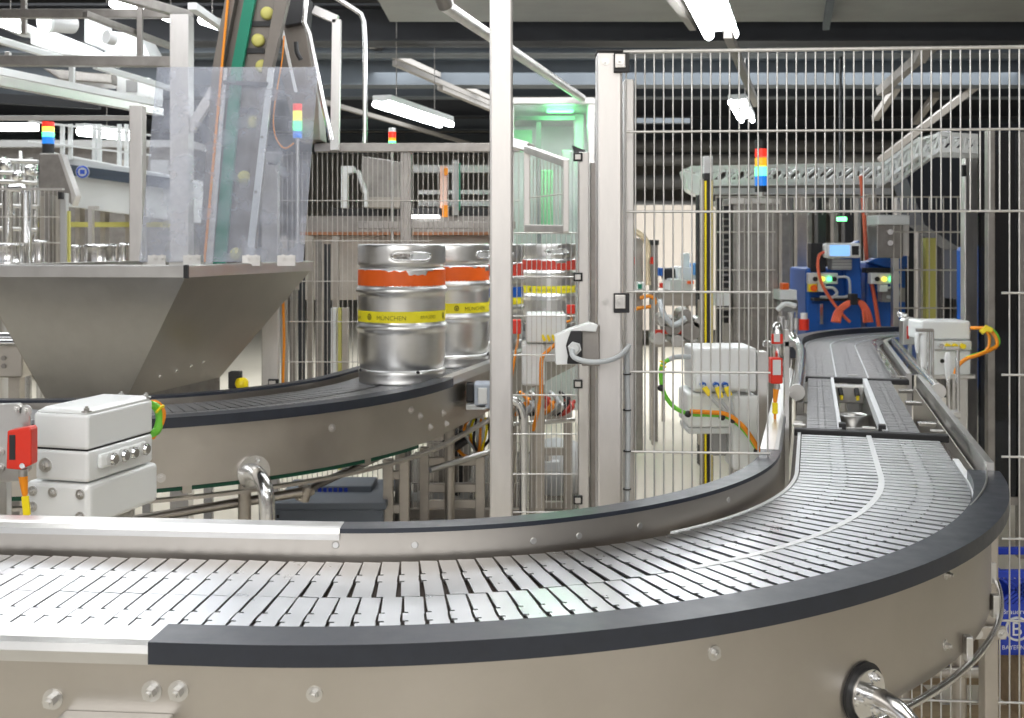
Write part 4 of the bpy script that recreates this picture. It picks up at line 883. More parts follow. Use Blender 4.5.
# red sensor with orange cable beside the conveyor leg
rs = thing('light_sensor', W(777, 392, 3.3), 'red light sensor with white sticker and long orange cable beside the conveyor leg', 'sensor', 'red sensors')
MB().px(771, 358, 783, 384, 3.28, 0.04).build('housing', 'red', rs, 0.004)
MB().px(773, 360, 781, 375, 3.276, 0.004).build('sticker', 'offwhite', rs)
MB().cyl(W(777, 384, 3.3), W(777, 389, 3.3), 0.009, n=12).build('collar', 'steel', rs)
MB().cyl(W(776, 389, 3.3), W(775, 402, 3.3), 0.009, 0.006, n=12).build('plug', 'orange_cable', rs)
px_cable('cable', [(775, 402, 3.3), (775, 420, 3.3), (774, 440, 3.3), (772, 460, 3.32), (771, 482, 3.34)], 0.004, 'orange_cable', rs)
MB().px(773, 403, 778, 414, 3.288, 0.012).build('tag', 'yellow_plastic', rs, 0.002)
rs = thing('sensor_housing', W(777, 352, 3.36), 'domed steel sensor housing with a red and white label above the red sensor', 'sensor')
MB().lathe([(0.001, 0.17), (0.010, 0.168), (0.015, 0.155), (0.018, 0.14), (0.020, 0.10), (0.020, 0.0), (0.001, 0.0)], W(777, 377, 3.36), 24).build('body', 'steel_bright', rs)
MB().px(772, 334, 783, 344, 3.325, 0.012).build('label', 'red', rs, 0.002); MB().px(774, 334, 780, 342, 3.322, 0.004).build('sticker', 'offwhite', rs)
MB().px(764, 341, 796, 347, 3.40, 0.02).build('arm', 'steel_bright', rs, 0.002)
MB().bb(W(785, 0, 3.4).x, W(789, 0, 3.4).x, 3.40, 3.42, 0.3, W(0, 330, 3.4).z).build('rod', 'steel', rs)

# drive box at the right of the transfer section
Yb = 5.25
d3_ = thing('drive_box', W(945, 380, Yb), 'white drive box at the right with a looped orange and green cable', 'drive unit', 'white drive boxes')
MB().px(921, 321, 971, 340, Yb, 0.18).build('upper_cover', 'white', d3_, 0.012, segs=3)
gp = MB().px(934, 341, 972, 350, Yb - 0.02, 0.2).build('gland_plate', 'offwhite', d3_, 0.005)
MB().px(934, 350, 971, 376, Yb, 0.18).build('gear_housing', 'white', d3_, 0.008)
MB().px(930, 375, 976, 379, Yb - 0.03, 0.24).build('base_flange', 'steel', d3_, 0.003)
MB().bb(W(954, 0, Yb).x, W(970, 0, Yb).x, Yb + .02, Yb + .08, 0, W(0, 378, Yb).z).build('stand', 'steel', d3_, 0.003)
for x in (940, 947, 954, 962):
    q = W(x, 346, Yb - 0.02); MB().cyl(q, q - Vector((0, .02, 0)), 0.014, n=6, smooth=False).build('cable_gland', 'steel_bright' if x < 945 else 'yellow_plastic', gp)
q = W(942, 361, Yb); MB().cyl(q, q - Vector((0, .006, 0)), 0.010, n=14).build('port', 'blackmatt', d3_)
lp = [(971, 328, 5.24), (980, 328, 5.2), (988, 329, 5.17), (995, 336, 5.15), (997, 345, 5.14), (990, 350, 5.12), (978, 355, 5.1), (966, 359, 5.1), (958, 366, 5.1), (955, 374, 5.1)]
px_cable('orange_wire', lp, 0.009, 'orange_cable', d3_)
px_cable('green_wire', [(x + 1.5, y - 1.5, Y + 0.012) for x, y, Y in lp[2:]], 0.008, 'green_cable', d3_)
px_cable('orange_wire', [(985, 331, 5.15), (989, 336, 5.14), (989, 346, 5.12), (986, 350, 5.12)], 0.007, 'orange_cable', d3_)
for a, b in (((981, 329), (985, 333)), ((984, 327), (992, 331))): MB().bar(W(*a, 5.15), W(*b, 5.14), 0.024, 0.026).build('cable_tie', 'yellow_plastic', d3_, 0.003)
# levers and rods in front of it
lv = thing('guide_adjuster', W(925, 400, 4.9), 'pair of white levers on steel rods left of the right drive box', 'adjuster', 'guide adjusters')
for x0, x1, y0, y1 in ((914.5, 919.5, 334, 353), (920, 927, 336, 375)):
    a = W((x0 + x1) / 2, y0, 4.9); b = W((x0 + x1) / 2, y1, 4.9); r = (x1 - x0) * 4.9 / F / 2
    MB().tube([a + UZ * 0.004, a, a.lerp(b, .15), a.lerp(b, .5), a.lerp(b, .8), b], [r * .4, r * .8, r, r * .95, r * .7, r * .45], 14).build('lever', 'white', lv)
for x in (928.5, 932.5):
    MB().cyl(W(x, 331, 4.92), W(x, 379, 4.92), 0.007, n=12).build('rod', 'steel_bright', lv)
MB().px(918, 329, 934, 332, 4.9, 0.03).build('top_block', 'steel_dark', lv, 0.002)
MB().bb(W(918, 0, 4.95).x, W(922, 0, 4.95).x, 4.95, 4.97, 0, W(0, 333, 4.95).z).build('post', 'steel', lv)
lv = thing('guide_adjuster', W(948, 420, 4.3), 'single white lever between two steel rods in front of the right drive box', 'adjuster', 'guide adjusters')
a = W(948, 353, 4.3); b = W(948, 380, 4.3); r = 0.013
MB().tube([a + UZ * 0.004, a, a.lerp(b, .15), a.lerp(b, .5), a.lerp(b, .8), b], [r * .4, r * .8, r, r, r * .8, r * .45], 14).build('lever', 'white', lv)
MB().cyl(W(948, 379, 4.3), W(949, 412, 4.3), 0.009, n=12).build('rod', 'steel_bright', lv)
MB().cyl(W(957.5, 349, 4.32), W(957.5, 420, 4.32), 0.008, n=12).build('rod', 'steel_bright', lv)
MB().px(946, 347, 960, 350, 4.3, 0.03).build('top_block', 'steel', lv, 0.002)
MB().px(942, 412, 962, 418, 4.28, 0.06).build('base_block', 'steel', lv, 0.003)
MB().bb(W(950, 0, 4.3).x, W(956, 0, 4.3).x, 4.3, 4.33, 0, W(0, 417, 4.3).z).build('post', 'steel', lv)
rs = thing('reflector_sensor', W(910, 332, 5.6), 'small steel sensor with a red window behind the right guide tube', 'sensor')
MB().prism_px([(903, 321), (908, 317), (917, 318), (917, 345), (903, 345)], 5.6, 0.06).build('housing', 'steel', rs, 0.004)
MB().px(907, 326, 909, 339, 5.597, 0.004).build('window', 'red', rs)
MB().tube([W(902, 316, 5.6), W(898, 314, 5.6), W(906, 316, 5.6)], 0.015, 10).build('knob', 'steel_bright', rs)
MB().bb(W(909, 0, 5.62).x, W(912, 0, 5.62).x, 5.62, 5.64, 0, W(0, 345, 5.62).z).build('post', 'steel', rs)
# dark hydraulic bolts in the right wall
# small steel block with red cap, left of the far bend
rs = thing('red_cap_bottle', W(804, 326, 7.2), 'small red container with a white cap left of the far conveyor bend', 'container')
MB().cyl(W(804, 330, 7.5), W(804, 319, 7.5), 0.035, n=18).build('body', 'red', rs); MB().cyl(W(804, 319, 7.5), W(804, 313, 7.5), 0.024, n=18).build('cap', 'white', rs)
cg = thing('cylinder_group', W(788, 340, 6.2), 'cluster of short steel cylinders on a bracket left of the far conveyor bend', 'cylinders')
for x, y0, y1, r in ((781, 316, 340, .022), (786, 320, 345, .016), (791, 312, 338, .020), (796, 318, 330, .016)):
    MB().cyl(W(x, y0, 6.2), W(x, y1, 6.2), r, n=14).build('cylinder', 'steel_bright', cg)
MB().px(776, 322, 799, 326, 6.2, 0.03).build('arm', 'steel', cg, 0.003)
MB().bb(W(785, 0, 6.25).x, W(789, 0, 6.25).x, 6.25, 6.28, 0, W(0, 338, 6.2).z).build('post', 'steel', cg)

# ------------------------------------------------------------------ middle clutter between the posts
Yb = 5.05
d4_ = thing('drive_box', W(545, 400, Yb), 'white drive box with yellow-tagged cables behind the wire gate', 'drive unit', 'white drive boxes')
MB().px(526, 314, 566, 343, Yb, 0.2).build('upper_cover', 'white', d4_, 0.010, segs=3)
MB().px(522, 344, 545, 386, Yb + .01, 0.2).build('side_housing', 'white', d4_, 0.012, segs=3)
MB().px(545, 344, 564, 362, Yb + .01, 0.2).build('gear_housing', 'offwhite', d4_, 0.008)
for x in (542, 547, 552): 
    MB().bar(W(x, 335, Yb - .02), W(x + 3, 341, Yb - .02), 0.014, 0.012).build('tag', 'yellow_plastic', d4_, 0.002)
MB().bb(W(535, 0, Yb).x, W(545, 0, Yb).x, Yb + .05, Yb + .10, 0, W(0, 386, Yb).z).build('stand', 'frame_steel', d4_, 0.003)
px_cable('orange_wire', [(556, 344, Yb - .05), (548, 351, Yb - .05), (542, 358, Yb - .05), (541, 375, Yb - .05), (541, 395, Yb - .05), (537, 415, Yb - .05), (533, 430, Yb)], 0.010, 'orange_cable', d4_)
rs = thing('light_sensor', W(517, 336, 4.9), 'red light sensor with thin orange cable just right of the tall post', 'sensor', 'red sensors')
MB().px(512, 320, 521, 334, 4.9, 0.05).build('housing', 'red', rs, 0.004)
px_cable('cable', [(518, 334, 4.92), (517, 345, 4.92), (514, 362, 4.92), (511, 382, 4.92)], 0.006, 'orange_cable', rs)
rs = thing('light_sensor', W(571, 316, 5.2), 'small red sensor with orange cable left of the gate post behind the mesh', 'sensor', 'red sensors')
MB().px(567, 305, 575, 314, 5.2, 0.05).build('housing', 'red', rs, 0.004)
px_cable('cable', [(571, 314, 5.2), (571, 320, 5.2), (566, 322, 5.2)], 0.006, 'orange_cable', rs)
pp = thing('bent_pipe', W(522, 520, 4.5), 'bright bent pipe leg coming out from behind the tall post', 'pipe')
MB().tube(smooth_pts([W(500, 400, 4.5), W(510, 400, 4.5), W(518, 404, 4.5), W(523, 415, 4.5), W(524, 440, 4.5), W(524, 600, 4.5)]), 0.020, 14).build('tube', 'steel_bright', pp)
MB().cyl(Vector((W(524, 0, 4.5).x, 4.5, 0)), Vector((W(524, 0, 4.5).x, 4.5, 0.1)), 0.02, n=14).cyl(W(524, 600, 4.5), Vector((W(524, 0, 4.5).x, 4.5, 0.0)), 0.02, n=14).build('lower_tube', 'frame_steel', pp)
# frames and pipework beneath the keg conveyor
def frame_thing(name, px0, px1, yt, Y, lab, cross=(), m='frame_steel', wd=0.045):
    t = thing(name, (W((px0 + px1) / 2, 0, Y).x, Y, 0), lab, 'frame', 'steel frames under the keg conveyor')
    zt = W(0, yt, Y).z
    for x in (px0, px1):
        q = W(x, 0, Y); MB().bb(q.x - wd / 2, q.x + wd / 2, Y, Y + wd, 0, zt).build('leg', m, t, 0.003)
        MB().cyl((q.x, Y + wd / 2, 0.0), (q.x, Y + wd / 2, 0.05), wd * 0.7, n=14).build('foot', 'blackmatt', t)
    a = W(px0, 0, Y).x; b = W(px1, 0, Y).x
    for y in cross: z = W(0, y, Y).z; MB().bb(a, b, Y + 0.01, Y + 0.035, z - 0.02, z + 0.02).build('cross_bar', m, t, 0.003)
    return t
frame_thing('machine_trestle', 424, 480, 448, 5.2, 'steel frame with two cross bars under the keg conveyor, left of the tall post', (462, 489, 505))
frame_thing('machine_trestle', 534, 568, 395, 5.6, 'steel frame behind the wire gate, below the white drive box', (418, 452, 506))
frame_thing('machine_trestle', 388, 404, 460, 4.9, 'narrow double-legged steel frame under the keg conveyor, beside the grey bin', (476, 510))
frame_thing('machine_trestle', 440, 466, 430, 6.4, 'back steel frame under the keg conveyor, behind the mesh', (455, 480), 'steel_dark')
for a, b, Y, r, lab, m in (((128, 521), (302, 492), 3.95, .018, 'long slanting round tube from the left white drive box to the bolted joint', 'frame_steel'), ((302, 492), (415, 440), 4.4, .016, 'slanting dark tube rising under the keg conveyor towards the tall post', 'steel_dark'), ((430, 470), (489, 452), 4.7, .014, 'short steel tube below the grey box, left of the tall post', 'steel'), ((513, 424), (574, 420), 5.3, .012, 'level steel tube behind the wire gate', 'steel')):
    p = W(*a, Y); q = W(*b, Y + (0.5 if Y == 4.4 else 0.2)); tag(MB().cyl(p, q, r, n=14).build('slanting_tube', m), lab, 'tube')
jt = MB().cyl(W(302, 500, 4.2), W(306, 486, 4.2), 0.028, n=16).cyl(W(298, 496, 4.18), W(312, 490, 4.22), 0.02, n=12)
tag(jt.build('tube_joint', 'frame_steel', bevel=0.002), 'bolted joint on the slanting tube under the keg conveyor', 'joint')
pump = thing('pump', W(410, 480, 6.2), 'grey pump body with dark hoses behind the mesh under the keg conveyor', 'pump')
MB().lathe([(0.001, 0.22), (0.10, 0.20), (0.13, 0.12), (0.13, -0.12), (0.09, -0.2), (0.001, -0.22)], W(449, 455, 6.3), 24).build('body', 'steel_dark', pump)
MB().px(432, 486, 470, 500, 6.2, 0.2).build('base', 'grey_light', pump, 0.006)
px_cable('hose', [(460, 430, 6.1), (455, 445, 6.1), (461, 470, 6.1), (456, 495, 6.1)], 0.02, 'blackmatt', pump)
for x, y, s_, lab in ((415, 496, .05, 'small grey valve block behind the mesh, left under the pump'), (548, 466, .06, 'pale valve block behind the wire gate near the floor')):
    t = thing('valve_block', W(x, y, 6.0), lab, 'valve'); q = W(x, y, 6.0)
    MB().box(q, (s_ * 2, s_, s_)).build('block', 'offwhite', t, 0.006); MB().cyl(q, q + Vector((0, 0, s_ * 1.4)), s_ * .4, n=14).build('stem', 'steel_bright', t)
t = thing('tank_trolley', W(555, 500, 6.4), 'pale rounded vessel near the floor behind the wire gate', 'vessel')
MB().lathe([(0.001, 0.2), (0.13, 0.17), (0.17, 0.08), (0.17, -0.12), (0.001, -0.16)], W(556, 470, 6.6), 24).build('vessel', 'offwhite', t)
MB().px(540, 498, 572, 506, 6.4, 0.3).build('base', 'frame_steel', t, 0.004)
random.seed(5)
wb = thing('wiring_loom', W(480, 445, 5.3), 'tangle of coloured cables and small plugs under the keg conveyor beside the tall post', 'cables')
for k in range(9):
    x = 470 + k * 2.2; m_ = ['orange_cable', 'grey_cable', 'yellow_plastic', 'blackmatt', 'grey_cable'][k % 5]
    px_cable('cable', [(x, 418, 5.2), (x - 6 + k, 430 + (k * 7) % 12, 5.15), (x + 3 - k, 444 + (k * 5) % 9, 5.2), (x + 8 - k * 1.5, 455, 5.25)], 0.007, m_, wb)
px_cable('cable', [(455, 446, 5.2), (465, 456, 5.15), (480, 456, 5.15), (489, 452, 5.2)], 0.008, 'orange_cable', wb)
px_cable('cable', [(440, 425, 5.2), (446, 440, 5.15), (452, 448, 5.15), (466, 440, 5.15)], 0.02, 'blackmatt', wb)
wb = thing('wiring_loom', W(555, 405, 5.6), 'tangle of orange and grey cables behind the wire gate above the frame', 'cables')
for k in range(10):
    x = 520 + k * 5; m_ = ['orange_cable', 'grey_cable', 'steel', 'blackmatt', 'darkred'][k % 5]
    px_cable('cable', [(x, 392 + (k * 7) % 14, 5.5), (x + 8, 402 + (k * 5) % 10, 5.45), (x - 4, 415, 5.5), (x + 10, 398 + (k * 3) % 12, 5.55)], 0.010, m_, wb)
mb_ = thing('motor_box', W(478, 412, 4.3), 'grey-blue motor terminal box on the keg conveyor side, left of the tall post', 'motor')
MB().px(474, 384, 492, 409, 4.72, 0.12).build('housing', mat('pale_blue_grey', (0.42, 0.47, 0.55), 0.4), mb_, 0.008)
MB().px(478, 388, 487, 404, 4.71, 0.02).build('lid', 'white', mb_, 0.003)
MB().px(466, 384, 474, 402, 4.76, 0.08).build('bracket', 'blackmatt', mb_, 0.004); MB().px(466, 405, 486, 410, 4.72, 0.12).build('base', 'offwhite', mb_, 0.002)
gb = thing('grey_bin', W(328, 540, 4.7), 'grey plastic bin with a blue slotted front on the floor under the keg conveyor', 'bin')
MB().px(275, 509, 383, 640, 4.85, 0.45).build('body', 'grey_bin', gb, 0.01)
MB().px(272, 503, 386, 510, 4.83, 0.49).build('rim', 'grey_bin', gb, 0.005)
MB().px(312, 486, 372, 503, 5.05, 0.20).build('crate', 'grey_bin', gb, 0.006)
for k in range(6): MB().px(318 + k * 5.2, 488, 321.5 + k * 5.2, 500, 5.045, 0.01).build('slot', 'crate_blue', gb)
for k in range(4): MB().px(276.5, 515 + k * 6, 279, 518 + k * 6, 4.845, 0.006).build('vent', 'blackmatt', gb)

# blue crates behind the mesh at the bottom right
def crate(x0, x1, yt, yb, Y, lab, sign=False):
    t = thing('beer_crate', W((x0 + x1) / 2, yb, Y), lab, 'crate', 'blue crates at the lower right'); a = W(x0, yt, Y); b = W(x1, yb, Y); D = 0.24; w_ = b.x - a.x; h = a.z - b.z; th = 0.012
    zc = b.z + h * 0.60
    bd = MB().bb(a.x, b.x, Y, Y + th, b.z, zc).bb(a.x, b.x, Y + D - th, Y + D, b.z, zc).bb(a.x, a.x + th, Y, Y + D, b.z, zc).bb(b.x - th, b.x, Y, Y + D, b.z, zc).bb(a.x, b.x, Y, Y + D, b.z, b.z + th)
    cb_ = bd.build('body', 'crate_blue', t)
    MB().bb(a.x - .006, b.x + .006, Y - .006, Y + th, a.z - 0.022, a.z).bb(a.x - .006, b.x + .006, Y + D - th, Y + D + .006, a.z - 0.022, a.z).bb(a.x - .006, a.x + th, Y, Y + D, a.z - 0.022, a.z).bb(b.x - th, b.x + .006, Y, Y + D, a.z - 0.022, a.z).build('rim', 'crate_blue', t, 0.003)
    lt = MB(); n = 16
    for k in range(-4, n):
        for sg in (1, -1):
            xs = a.x + w_ * k / n; p = Vector((xs if sg > 0 else xs + h * .4, Y + .004, zc)); q = Vector((xs + h * .4 if sg > 0 else xs, Y + .004, a.z - .018))
            if min(p.x, q.x) >= a.x - 0.001 and max(p.x, q.x) <= b.x: lt.bar(p, q, 0.007, 0.006)
    lt.build('lattice', 'crate_blue', t)
    if sign:
        cx = a.x + 0.125 * 1; cz = b.z + h * 0.31; c_ = Vector((W(1017, 0, Y).x, Y, cz)); r = 0.036
        MB().lathe([(r * .82, 0), (r, 0), (r, .002), (r * .82, .002)], c_ + Vector((0, -.001, 0)), 32, (0, -1, 0)).build('emblem_ring', 'whiteink', cb_)
        text_mb('B', 0.058, lambda x, y: (c_.x - .018 + x, Y - .002, c_.z - .020 + y)).build('lettering', 'whiteink', cb_)
        text_mb('Brauerei', 0.022, lambda x, y: (c_.x - .045 + x, Y - .002, c_.z + .043 + y)).build('lettering', 'whiteink', cb_)
        text_mb('BAYERN', 0.018, lambda x, y: (c_.x - .045 + x, Y - .002, c_.z - .060 + y)).build('lettering', 'whiteink', cb_)
crate(999, 1085, 570, 655, 3.15, 'blue bottle crate with a white ring emblem behind the mesh at the lower right', True)
crate(915, 985, 612, 668, 3.5, 'blue crate half hidden behind the steel skirt and the lower post at the right')
pl = thing('pallet', W(960, 718, 3.1), 'wooden pallet stack under the blue crates', 'pallet')
pm = mat('pallet_wood', (0.42, 0.32, 0.20), 0.8, 0, 0.2, 9, stretch=(0.4, 4, 4))
za = W(0, 655, 3.15).z
zb_ = min(za, W(0, 668, 3.5).z)
for k in range(3): MB().bb(W(905, 0, 3.3).x, W(1110, 0, 3.3).x, 3.12 + k * .3, 3.22 + k * .3, zb_ - 0.022, zb_).build('board', pm, pl)
for k in range(2): MB().bb(W(905, 0, 3.3).x + k * .5, W(905, 0, 3.3).x + .1 + k * .5, 3.12, 3.82, 0, zb_ - 0.022).build('block', pm, pl)
MB().bb(W(999, 0, 3.3).x - 0.01, W(1110, 0, 3.3).x, 3.13, 3.5, zb_, za).build('top_board', pm, pl)
ORD = ['first', 'second', 'third', 'fourth', 'fifth', 'sixth', 'seventh', 'eighth', 'ninth', 'tenth', 'eleventh', 'twelfth', 'thirteenth', 'fourteenth']
# ------------------------------------------------------------------ far machines on the right
def stack_light(x0, x1, rows, Y, lab, foot=None):
    t = thing('stack_light', W((x0 + x1) / 2, rows[-1][2], Y), lab, 'signal light', 'stack signal lights'); r = (x1 - x0) / 2 * Y / F; x = (x0 + x1) / 2
    for m, a, b in rows: MB().cyl(W(x, a, Y), W(x, b, Y), r, n=20).build('cap' if m == 'blackmatt' else 'lens', m, t)
    if foot: MB().cyl(W(x, rows[-1][2], Y), W(x, foot, Y), r * .4, n=12).build('pole', 'steel', t)
    return t
stack_light(755, 768, [('blackmatt', 140, 149), ('l_red', 149, 157), ('l_amber', 158, 166), ('l_green', 167, 176), ('l_blue', 176, 186), ('blackmatt', 186, 192)], 8.3, 'tall stack light with red, amber, green and blue lenses above the steel tower', 201)
stack_light(42.5, 54, [('l_red', 122, 127), ('l_yellow', 127, 132), ('l_green', 132, 137), ('l_blue', 137, 144), ('blackmatt', 144, 153)], 8.0, 'stack light above the steel hood at the far left')
stack_light(293, 302, [('l_red', 104, 111), ('l_yellow', 111, 121), ('l_green', 121, 130), ('l_blue', 131, 138)], 5.5, 'stack light glowing through the acrylic guard', 290)
stack_light(388.5, 396, [('white', 128, 132), ('l_red', 132, 138), ('l_amber', 138, 141), ('l_green', 141, 144)], 7.0, 'small stack light above the far mesh fence top rail', 400)
tw = thing('steel_tower', W(745, 330, 8.3), 'tall plain steel cabinet tower behind the mesh with a black cable chain on its left', 'cabinet')
MB().px(733, 203, 779, 470, 8.1, 0.7).build('body', 'steel_dark', tw, 0.01)
MB().px(730, 198, 782, 204, 8.06, 0.78).build('top_plate', 'steel_post', tw, 0.006)
for k in range(17): MB().px(723, 206 + k * 7, 731, 211 + k * 7, 8.2, 0.1).build('chain_link', 'blackmatt', tw, 0.004)
MB().px(718, 198, 722, 460, 8.15, 0.06).build('side_post', 'blackmatt', tw)
MB().px(737, 500 - 300, 747, 203, 8.2, 0.1).build('yellow_tag', 'capyellow', tw)
MB().px(716, 293, 731, 306, 8.0, 0.1).build('junction_box', 'white', tw, 0.004)
yp = thing('guard_post', (W(708, 0, 5.6).x, 5.6, 0), 'slim black safety post with two yellow stripes behind the near mesh', 'safety post')
zt = W(0, 179, 5.6).z
MB().bb(W(701.5, 0, 5.6).x, W(713.5, 0, 5.6).x, 5.6, 5.66, 0, zt).build('body', 'frame_steel', yp, 0.003)
MB().bb(W(704, 0, 5.59).x, W(712, 0, 5.59).x, 5.592, 5.601, 0, zt).build('dark_face', 'blackmatt', yp)
for x in (704.6, 710.2): MB().bb(W(x, 0, 5.59).x, W(x + 1.9, 0, 5.59).x, 5.587, 5.593, 0, zt - .01).build('yellow_stripe', 'yellow_plastic', yp)
MB().px(704, 156, 713, 179, 5.6, 0.05).build('head', 'grey_light', yp, 0.004)
MB().px(704, 173, 711, 180, 5.585, 0.05).build('cap', 'blackmatt', yp, 0.003)
tag(MB().px(697.5, 195, 702, 350, 7.5, 0.08).px(699, 350, 702, 470, 7.5, 0.08).build('dark_column', 'blackmatt'), 'thin black column just left of the yellow-striped post', 'column')
# white truss bridge
tr = thing('truss_bridge', W(780, 190, 8.8), 'white lattice truss bridge carried across behind the mesh, bending up to the right', 'truss')
def truss(a0, a1, b0, b1, n, Y0, Y1, r=0.02):
    """top chord a0-a1, bottom chord b0-b1 in columns and rows, with zigzag web"""
    f_ = lambda p, q, t, Y: W(p[0] + (q[0] - p[0]) * t, p[1] + (q[1] - p[1]) * t, Y)
    T = [f_(a0, a1, k / n, Y0 + (Y1 - Y0) * k / n) for k in range(n + 1)]; Bm = [f_(b0, b1, k / n, Y0 + (Y1 - Y0) * k / n) for k in range(n + 1)]
    for D in (Vector((0, 0, 0)), Vector((0, 0.35, 0))):
        MB().bar(T[0] + D, T[-1] + D, r * 2, r * 2).build('chord', 'white', tr); MB().bar(Bm[0] + D, Bm[-1] + D, r * 2, r * 2).build('chord', 'white', tr)
    wb_ = MB()
    for k in range(n):
        for D in (Vector((0, 0, 0)), Vector((0, 0.35, 0))):
            wb_.bar(Bm[k] + D, T[k + 1] + D, r * 1.3, r * 1.3); wb_.bar(T[k] + D, Bm[k] + D, r, r)
        wb_.bar(T[k], T[k] + Vector((0, .35, 0)), r, r)
    wb_.build('web', 'white', tr)
truss((690, 168), (893, 164), (690, 182), (893, 180), 11, 8.8, 8.8, 0.016)
truss((893, 166), (940, 134), (893, 184), (940, 150), 7, 8.8, 7.2, 0.014)
truss((940, 134), (1000, 138), (940, 150), (1000, 152), 5, 7.2, 7.2, 0.015)
MB().prism_px([(683, 170), (700, 176), (712, 182), (712, 196), (698, 196), (688, 190)], 8.6, 0.2).build('end_bracket', 'white', tr, 0.008)
MB().px(715, 188, 893, 194, 9.0, 0.1).build('cable_duct', 'grey_light', tr, 0.005)
for x in (802, 872): MB().px(x - 5, 190, x + 5, 460, 9.15, 0.1).build('upright', 'frame_steel', tr, 0.004)
hsx = cable([(861, 176, 8.7), (864, 215, 8.6), (867, 260, 8.5), (874, 295, 8.4), (879, 328, 8.15)], 0.016); tag(hsx.build('red_hose', 'hose'), 'salmon red hose hanging from the truss down past the blue machine', 'hose')
# slatted background behind the truss
for k, (x0, x1, m) in enumerate(((782, 790, 'steel_dark'), (793, 797, 'blackmatt'), (808, 812, 'steel_dark'), (818, 826, 'blackmatt'), (834, 838, 'steel_dark'), (845, 853, 'blackmatt'), (858, 861, 'steel'), (884, 892, 'blackmatt'), (897, 901, 'steel_post'), (905, 914, 'blackmatt'), (918, 922, 'steel_post'), (926, 933, 'blackmatt'), (937, 941, 'steel_dark'), (945, 953, 'blackmatt'))):
    tag(MB().px(x0, 196, x1, 480, 10.5 + (k % 3) * 0.3, 0.12).build('machine_column', m), ORD[k] + ' from the left of the far narrow columns behind the blue machine, ' + ('black' if 'bl' in m else 'steel'), 'column', 'narrow columns behind the blue machine')
tag(MB().px(926, 238, 936, 330, 8.2, 0.1).build('warning_post', 'capyellow'), 'dull yellow narrow post right of the grey cabinet', 'post')
# blue machine
bm = thing('blue_machine', W(845, 330, 7.95), 'blue coding machine with hand panel, control boxes and red hoses behind the far conveyor bend', 'machine')
YB = 8.35
MB().px(806, 268, 862, 345, YB, 0.5).build('body', 'blue', bm, 0.02)
MB().px(866, 262, 906, 345, YB + .1, 0.5).build('body', 'blue', bm, 0.02)
MB().prism_px([(843, 250), (860, 240), (862, 300), (848, 300)], YB - .06, 0.12).build('blue_arm', 'blue', bm, 0.01)
MB().prism_px([(868, 262), (880, 256), (905, 235), (909, 235), (909, 268), (886, 268)], YB - .02, 0.12).build('blue_arm', 'blue', bm, 0.01)
MB().px(811, 243, 826, 272, YB - .02, 0.1).build('black_panel', 'blackmatt', bm, 0.005)
hp_ = MB().px(824, 243, 862, 258, YB - .22, 0.06).build('hand_panel', 'white', bm, 0.022, segs=3)
MB().px(830, 245, 850, 256, YB - .226, 0.01).build('screen', 'screen', hp_, 0.002)
MB().px(852, 246, 859, 255, YB - .226, 0.01).build('keypad', 'blackmatt', hp_, 0.003)
MB().px(832, 259, 852, 270, YB - .14, 0.12).build('mount_block', 'grey', bm, 0.005)
for k in range(3): MB().px(832, 260.5 + 3 * k, 852, 261.5 + 3 * k, YB - .145, 0.01).build('rib', 'grey_light', bm)
for x0 in (809, 871):
    cbx = MB().px(x0, 273, x0 + 29, 284, YB - .16, 0.08).build('control_box', 'offwhite', bm, 0.006)
    for dx, m in ((6, 'blackmatt'), (13, 'l_yellow'), (20, 'l_green'), (25, 'blackmatt')):
        q = W(x0 + dx, 279, YB - .165); MB().cyl(q, q - Vector((0, .015, 0)), 0.018, n=16).build('button', m, cbx)
    MB().px(x0 + 9, 284, x0 + 17, 292, YB - .15, 0.07).build('socket', 'offwhite', bm, 0.004)
    px_cable('cable', [(x0 + 17, 288, YB - .17), (x0 + 24, 288, YB - .18), (x0 + 28, 293, YB - .18), (x0 + 24, 297, YB - .18), (x0 + 16, 297, YB - .18)], 0.012, 'grey_cable', bm)
px_cable('cable', [(838, 277, YB - .17), (848, 278, YB - .18), (850, 288, YB - .18), (848, 296, YB - .18), (834, 297, YB - .18), (820, 297, YB - .18)], 0.010, 'grey_cable', bm)
MB().px(809, 284, 817, 292, YB - .16, 0.06).build('switch_box', 'yellow_plastic', bm, 0.003)
q = W(813, 288, YB - .165); MB().cyl(q, q - Vector((0, .03, 0)), 0.022, 0.026, n=18).build('stop_button', 'orange', bm)
px_cable('hose', [(824, 252, YB - .2), (819, 256, YB - .24), (818, 268, YB - .25), (822, 284, YB - .25), (830, 298, YB - .25), (842, 314, YB - .25), (850, 322, YB - .25)], 0.012, 'hose', bm)
for k in range(4):
    px_cable('hose', [(832 + k * 2.5, 322, YB - .3 - k * .03), (836 + k * 2, 311, YB - .3), (845 + k, 303 + k, YB - .3), (852, 301, YB - .3)], 0.011, 'hose', bm)
    px_cable('hose', [(858, 301, YB - .3), (864 - k, 303 + k, YB - .3), (869 - k * 2, 311, YB - .3), (872 - k * 2.5, 322, YB - .3 - k * .03)], 0.011, 'hose', bm)
MB().px(851, 294, 858, 305, YB - .33, 0.08).build('hose_clamp', 'blackmatt', bm, 0.004)
MB().bb(W(812, 0, YB).x, W(860, 0, YB).x, YB + .02, YB + .4, 0, W(0, 345, YB).z).build('plinth', 'grey', bm); MB().bb(W(868, 0, YB).x, W(904, 0, YB).x, YB + .12, YB + .5, 0, W(0, 345, YB).z).build('plinth', 'grey', bm)
MB().px(820, 304, 823, 324, YB - .1, 0.08).build('cylinder', 'steel_bright', bm); MB().px(814, 298, 860, 301, YB - .12, 0.1).build('ledge', 'blackmatt', bm)
